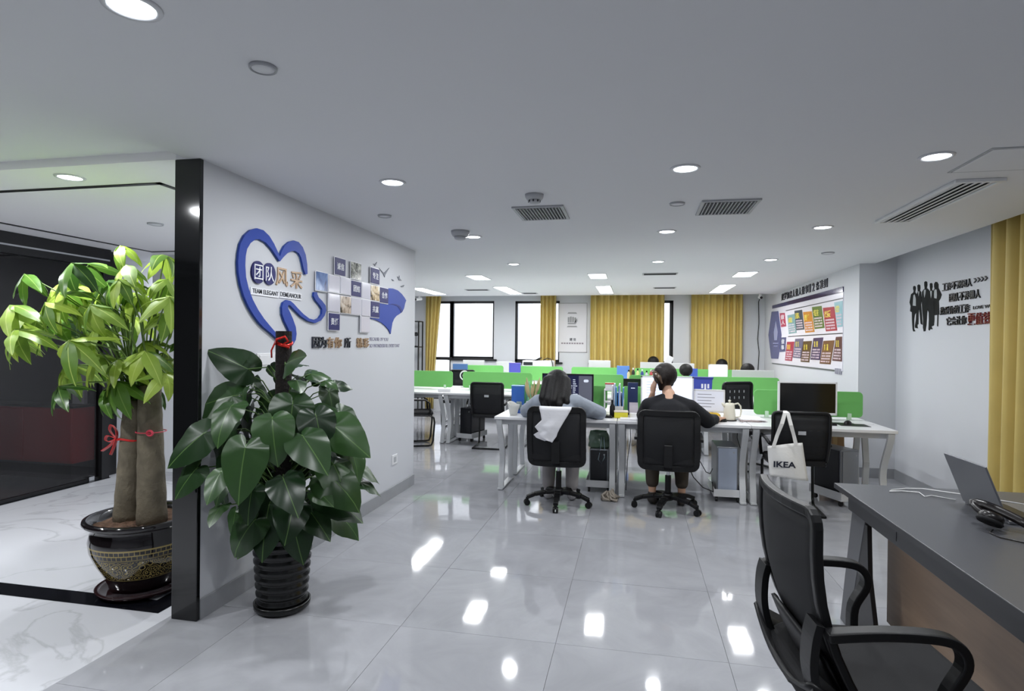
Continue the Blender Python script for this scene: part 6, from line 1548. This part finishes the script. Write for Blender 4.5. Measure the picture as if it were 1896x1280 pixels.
def leaf_mesh(name, L, W, droop, fold, prof, n=10, m=6, heart=0.0, wave=0.0):
    g = G()
    def fn(u, v):
        s = u
        w = W*prof(s)
        t = (v-0.5)*2
        x = w*t/2
        ang = droop*s
        y = L*(math.sin(ang)/max(1e-6, droop) if droop else s)
        z = -L*(1-math.cos(ang))/max(1e-6, droop) if droop else 0
        if heart: y -= heart*L*(abs(t)**2)*max(0, 1-s*3.2)
        return (x, y, z+fold*abs(x)+wave*math.sin(s*14+t*2)*abs(t))
    g.grid(n, m, fn)
    me = g.mesh(name)
    for p in me.polygons: p.use_smooth = True
    return me
def leaf_material(name, c0, c1, transl, rough, vein):
    m = bpy.data.materials.new(name); m.use_nodes = True
    nt = m.node_tree; N = nt.nodes; L = nt.links; b = N['Principled BSDF']
    oi = N.new('ShaderNodeObjectInfo'); rp = N.new('ShaderNodeValToRGB'); e = rp.color_ramp.elements
    e[0].color = (*lin(c0), 1); e[1].color = (*lin(c1), 1); L.new(oi.outputs['Random'], rp.inputs[0])
    tc = N.new('ShaderNodeTexCoord'); sx = N.new('ShaderNodeSeparateXYZ'); L.new(tc.outputs['Object'], sx.inputs[0])
    ab = N.new('ShaderNodeMath'); ab.operation = 'ABSOLUTE'; L.new(sx.outputs[0], ab.inputs[0])
    lt = N.new('ShaderNodeMath'); lt.operation = 'LESS_THAN'; lt.inputs[1].default_value = 0.0022; L.new(ab.outputs[0], lt.inputs[0])
    mx = N.new('ShaderNodeMix'); mx.data_type = 'RGBA'; ml = N.new('ShaderNodeMath'); ml.operation = 'MULTIPLY'; ml.inputs[1].default_value = 0.6
    L.new(lt.outputs[0], ml.inputs[0]); L.new(ml.outputs[0], mx.inputs['Factor']); L.new(rp.outputs[0], mx.inputs['A']); mx.inputs['B'].default_value = (*lin(vein), 1)
    nz = N.new('ShaderNodeTexNoise'); nz.inputs['Scale'].default_value = 18; L.new(tc.outputs['Object'], nz.inputs['Vector'])
    hs = N.new('ShaderNodeHueSaturation'); mr = N.new('ShaderNodeMapRange'); mr.inputs['To Min'].default_value = 0.85; mr.inputs['To Max'].default_value = 1.15
    L.new(nz.outputs['Fac'], mr.inputs['Value']); L.new(mr.outputs['Result'], hs.inputs['Value']); L.new(mx.outputs['Result'], hs.inputs['Color'])
    L.new(hs.outputs[0], b.inputs['Base Color']); b.inputs['Roughness'].default_value = rough
    if transl:
        t = N.new('ShaderNodeBsdfTranslucent'); L.new(hs.outputs[0], t.inputs['Color']); ms = N.new('ShaderNodeMixShader'); ms.inputs[0].default_value = transl
        L.new(b.outputs[0], ms.inputs[1]); L.new(t.outputs[0], ms.inputs[2]); L.new(ms.outputs[0], N['Material Output'].inputs[0])
    return m
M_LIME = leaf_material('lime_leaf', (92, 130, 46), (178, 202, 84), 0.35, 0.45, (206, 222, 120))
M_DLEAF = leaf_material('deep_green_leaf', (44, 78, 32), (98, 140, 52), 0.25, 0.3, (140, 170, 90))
lance = lambda s: (math.sin(math.pi*min(1, s**0.75))**0.85)*(1-0.15*s)+0.02
LMESH = []
for k in range(4):
    me = leaf_mesh('leaflet', 0.235, 0.086, (0.55, 0.95, 1.35, 0.75)[k], -0.18, lance, wave=0.003)
    me.materials.append(M_LIME); LMESH.append(me)
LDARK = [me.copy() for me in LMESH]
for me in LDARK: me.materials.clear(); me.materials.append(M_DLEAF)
def orient(d, up):
    """matrix whose y axis is d and whose z axis is near up"""
    y = Vector(d).normalized(); x = y.cross(Vector(up))
    if x.length < 1e-4: x = y.cross(Vector((1, 0, 0)))
    x.normalize(); z = x.cross(y)
    M = Matrix.Identity(4)
    for i in range(3): M[i][0], M[i][1], M[i][2] = x[i], y[i], z[i]
    return M
def add_leaf(parent, me, p, d, up, s, name='leaf'):
    o = bpy.data.objects.new(name, me); COL.objects.link(o); o.parent = parent
    M = orient(d, up); M.translation = Vector(p)
    o.matrix_local = M @ Matrix.Scale(s, 4)
    return o
rnd = random.Random(21)
stems = G(); nleaf = 0
# crown: ends of the branchlets fill a rounded mass about 1.1 m across
ENDS = []
for k in range(3000):
    if len(ENDS) >= 49: break
    x, y, z = rnd.uniform(-0.82, 0.36), rnd.uniform(-0.42, 0.44), rnd.uniform(1.14, 2.06)
    q = ((x+0.20)/0.60)**2+((y-0.0)/0.44)**2+((z-1.56)/0.49)**2
    if q > 1.0 or q < 0.14: continue
    if x > 0.30 and y < 0.1: continue
    if all((Vector((x, y, z))-Vector(e)).length > 0.15 for e in ENDS): ENDS.append((x, y, z))
ENDS += [(-0.16, -0.12, 1.16), (-0.04, -0.16, 1.22)]
for k, (x, y, z) in enumerate(ENDS):
    tx, ty, zt = (TR[0][1][0], TR[0][1][1], TR[0][2]) if x < -0.1 else (TR[1][1][0], TR[1][1][1], TR[1][2])
    a = rnd.uniform(0, 6.28); b0 = Vector((tx+0.04*math.cos(a), ty+0.04*math.sin(a), zt-0.005)); e = Vector((x, y, z))
    mid = b0.lerp(e, 0.55)+Vector((-(x-tx)*0.22, -(y-ty)*0.22, 0.06))
    stems.tube([b0, b0.lerp(mid, 0.5)+Vector((0, 0, 0.02)), mid, mid.lerp(e, 0.6)+Vector((0, 0, 0.015)), e], [0.006, 0.0055, 0.005, 0.004, 0.0032], 6)
    out = Vector((x-tx*0.5, y, 0.25*(z-1.4))).normalized()
    nl = rnd.choice((5, 6, 6, 6))
    ph = rnd.uniform(0, 6.28); sc = rnd.uniform(0.8, 1.12)
    axis = (Vector((out.x*0.6, out.y*0.6, 1.0))).normalized()
    xx = axis.cross(Vector((0.3, 0.9, 0.1))).normalized(); yy = axis.cross(xx)
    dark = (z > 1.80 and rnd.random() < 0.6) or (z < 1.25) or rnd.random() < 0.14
    for j in range(nl):
        if nleaf >= 298: break
        w = ph+2*math.pi*j/nl
        d = xx*math.cos(w)+yy*math.sin(w)-axis*rnd.uniform(0.05, 0.75)+Vector((0, 0, -0.15))
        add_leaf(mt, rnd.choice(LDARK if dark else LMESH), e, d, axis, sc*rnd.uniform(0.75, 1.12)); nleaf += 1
obj('branchlets', stems, mat('green_stem', (96, 120, 58), 0.6), mt, smooth=True)

# ------------------------------------------------------------------ pothos on a moss pole beside the wall
po = thing('pothos_plant', 'dark green heart leaved climber on a moss pole in a ribbed black pot', 'potted plant', (-1.86, 2.90, 0))
prof = [(0.0005, 0.02), (0.118, 0.02)]
for k in range(9):
    z = 0.035+k*0.044; r = 0.120+0.0032*k
    prof += [(r, z), (r+0.012, z+0.012), (r+0.013, z+0.024), (r+0.003, z+0.034)]
prof += [(0.152, 0.440), (0.146, 0.446), (0.138, 0.43), (0.13, 0.40), (0.0005, 0.395)]
obj('ribbed_pot', G().lathe(prof, 44), mat('black_pot_plastic', (18, 19, 19), 0.22), po, smooth=True)
obj('saucer', G().lathe([(0.0005, 0.001), (0.125, 0.001), (0.145, 0.018), (0.147, 0.045), (0.138, 0.046), (0.132, 0.02), (0.0005, 0.018)], 40), mat('black_pot_plastic', (18, 19, 19), 0.22), po, smooth=True)
pole = obj('moss_pole', G().tube([(0.0, 0.0, 0.38), (-0.004, 0, 0.9), (-0.006, 0, 1.505)], [0.043, 0.043, 0.042], 20), mat('dark_moss', (26, 21, 19), 0.95, noise=0.4, nscale=60, bump=1.0, bscale=80), po)
obj('ribbon', G().tube([(-0.006+0.046*math.cos(a), 0.046*math.sin(a), 1.435+0.01*math.sin(2*a)) for a in [2*math.pi*k/20 for k in range(20)]], 0.009, 6, closed=True, flat=0.4)
    .tube([(-0.02, -0.05, 1.435), (0.0, -0.075, 1.46), (0.04, -0.06, 1.475), (0.05, -0.045, 1.45), (0.02, -0.06, 1.43), (0.06, -0.05, 1.415)], 0.007, 6)
    .tube([(-0.04, -0.03, 1.44), (-0.06, -0.03, 1.40), (-0.062, -0.025, 1.36)], 0.005, 6), mat('red_tinsel', (206, 40, 30), 0.2, metal=0.4), po, smooth=True)
M_POTH = leaf_material('pothos_leaf', (22, 46, 22), (52, 84, 40), 0.10, 0.33, (104, 138, 74))
def heart_leaf(L, droop, fold, wave):
    """Heart shaped blade fanned out from the point where the stalk joins; the tip lies along +y."""
    key = [(0, 1.0), (4, 0.93), (10, 0.83), (20, 0.70), (38, 0.55), (62, 0.45), (92, 0.395), (120, 0.36), (148, 0.30), (168, 0.19), (180, 0.06)]
    def rad(a):
        a = abs(math.degrees(a))
        for (a0, r0), (a1, r1) in zip(key, key[1:]):
            if a <= a1: return r0+(r1-r0)*(a-a0)/(a1-a0)
        return key[-1][1]
    def fn(u, v):
        a = (u-0.5)*2*math.pi; r = rad(a)*L*v
        x, y = r*math.sin(a), r*math.cos(a)
        yy = y+0.12*L; ang = droop*yy/L
        z = -L*(1-math.cos(ang))/droop-fold*abs(x)-0.9*max(0, -y)*0.3+wave*math.sin(a*7)*v*v
        return (x, L*math.sin(ang)/droop-0.12*L, z)
    me = G().grid(37, 5, fn).mesh('leaf_shape')
    for p in me.polygons: p.use_smooth = True
    return me
PMESH = []
for k in range(4):
    me = heart_leaf(0.235, (0.35, 0.7, 1.1, 0.5)[k], (0.18, 0.10, 0.22, 0.05)[k], (0.004, 0.006, 0.005, 0.007)[k])
    me.materials.append(M_POTH); PMESH.append(me)
vines = G(); rnd = random.Random(33)
N_POT = 88
for k in range(N_POT):
    s = k/(N_POT-1)
    z = 0.50+0.80*s
    R = (0.32 if z < 0.95 else 0.32-0.24*((z-0.95)/0.35)**1.3)*rnd.uniform(0.5, 1.15)+0.07
    if z < 0.62: R *= 0.8
    a = k*2.399+rnd.uniform(-0.4, 0.4)
    c, sn = math.cos(a), math.sin(a)
    if c < -0.25: R = min(R, 0.26/abs(c)) if True else R
    if z > 1.05 and sn < 0 and abs(R*c) < 0.10: continue
    base = Vector((0.03*c, 0.03*sn, max(0.41, z-0.14)))
    e = Vector((R*c, R*sn, z+rnd.uniform(-0.02, 0.06)))
    mid = base.lerp(e, 0.5)+Vector((0, 0, 0.05))
    vines.tube([base, mid, e], [0.004, 0.0035, 0.003], 5)
    d = Vector((c*0.75+rnd.uniform(-0.35, 0.35), sn*0.75+rnd.uniform(-0.35, 0.35), rnd.uniform(-1.5, -0.3) if z < 1.15 else rnd.uniform(-0.7, 0.35)))
    sc = rnd.choice((0.55, 0.7, 0.85, 0.95, 1.05, 1.15))*(1.0 if z < 1.1 else 0.7)
    if e.y > -0.24:
        e.x = max(e.x, -0.22); d.x = max(d.x, -0.35 if e.x > -0.12 else 0.0)
    up = Vector((c*1.0+0.25, sn*1.0-0.5, 0.55))
    add_leaf(po, rnd.choice(PMESH), e, d, up, sc)
for (x, y, z), d, sc in (((0.20, -0.10, 1.04), (1, -0.15, -0.25), 1.25), ((0.36, -0.12, 1.02), (0.9, -0.2, -0.55), 1.1), ((-0.15, -0.10, 1.30), (-0.5, -0.35, 0.35), 1.0), ((0.07, -0.10, 1.33), (0.45, -0.35, 0.2), 0.85), ((-0.20, -0.16, 1.16), (-0.8, -0.3, -0.2), 1.15), ((-0.26, -0.30, 0.98), (-0.7, -0.3, -0.6), 1.1), ((-0.30, -0.30, 0.80), (-0.5, -0.3, -0.7), 0.8), ((-0.06, -0.14, 0.56), (-0.35, -0.35, -0.9), 1.15), ((0.02, -0.16, 0.60), (0.1, -0.5, -0.85), 1.2), ((0.14, -0.14, 0.55), (0.35, -0.3, -0.8), 1.1)):
    add_leaf(po, PMESH[0], (x, y, z), d, (0.1, -1, 0.6), sc)
    vines.tube([(0.02, -0.02, z-0.12 if z > 0.6 else 0.43), (x*0.5, y*0.5, z+0.01), (x, y, z)], 0.0035, 5)
obj('vine_stems', vines, mat('vine_green', (74, 104, 46), 0.5), po, smooth=True)

# ------------------------------------------------------------------ dark glass meeting room beside the lobby
gp = thing('glass_partition', 'tall dark glass partition with black frame beyond the lobby tree', 'partition', (-5.42, 1.2, 0))
obj('header', G().box(-0.05, 0.05, -4.2, 4.0, 2.20, 2.3855), M_BLK, gp)
obj('header_line', G().box(0.05, 0.053, -4.2, 4.0, 2.265, 2.28), M_CGREY, gp)
M_SMOKE = see_through('smoked_glass', (214, 212, 214), gloss=0.05, clear=0.95, dark=(4, 4, 5))
for k in range(6):
    y0 = -4.2+k*1.366
    obj('glass_pane', G().box(-0.006, 0.006, y0+0.01, y0+1.356, 0.03, 2.20), M_SMOKE, gp)
    obj('mullion', G().box(-0.02, 0.02, y0-0.012, y0+0.012, 0.006, 2.20), M_BLK, gp)
obj('end_post', G().box(-0.045, 0.045, 3.93, 4.02, 0.0, 2.3855), M_BLK, gp)
obj('floor_track', G().box(-0.02, 0.02, -4.2, 4.0, 0.004, 0.03), M_BLK, gp)
obj('floor_clip', G().box(0.006, 0.03, 3.80, 3.86, 0.004, 0.05), M_CHR, gp)
obj('door_pull', G().tube([(0.03, 2.62, 0.62), (0.03, 2.62, 1.02)], 0.012, 8), M_BSTEEL, gp)
struct('wall_meeting_room', G().box(-9.5, -9.4, -3, 5.4, 0, 2.4).box(-9.4, -5.47, 5.26, 5.4, 0, 2.4), mat('black_panel_wall', (16, 16, 17), 0.3))
rc = thing('red_cabinet', 'low dark red lacquered cabinet behind the smoked glass', 'cabinet', (-7.4, 5.12, 0.0025))
M_REDC = mat('dark_red_lacquer', (168, 28, 34), 0.3)
obj('body', G().box(-1.8, 1.8, -0.12, 0.135, 0.17, 0.74), M_REDC, rc, bevel=0.006)
obj('plinth', G().box(-1.75, 1.75, -0.09, 0.13, 0.0, 0.17), M_BLK, rc)
obj('top', G().box(-1.82, 1.82, -0.13, 0.135, 0.74, 0.76), M_BLK, rc)
for k in range(6): obj('door', G().box(-1.79+k*0.6, -1.21+k*0.6, -0.132, -0.12, 0.19, 0.73), M_REDC, rc, bevel=0.003)
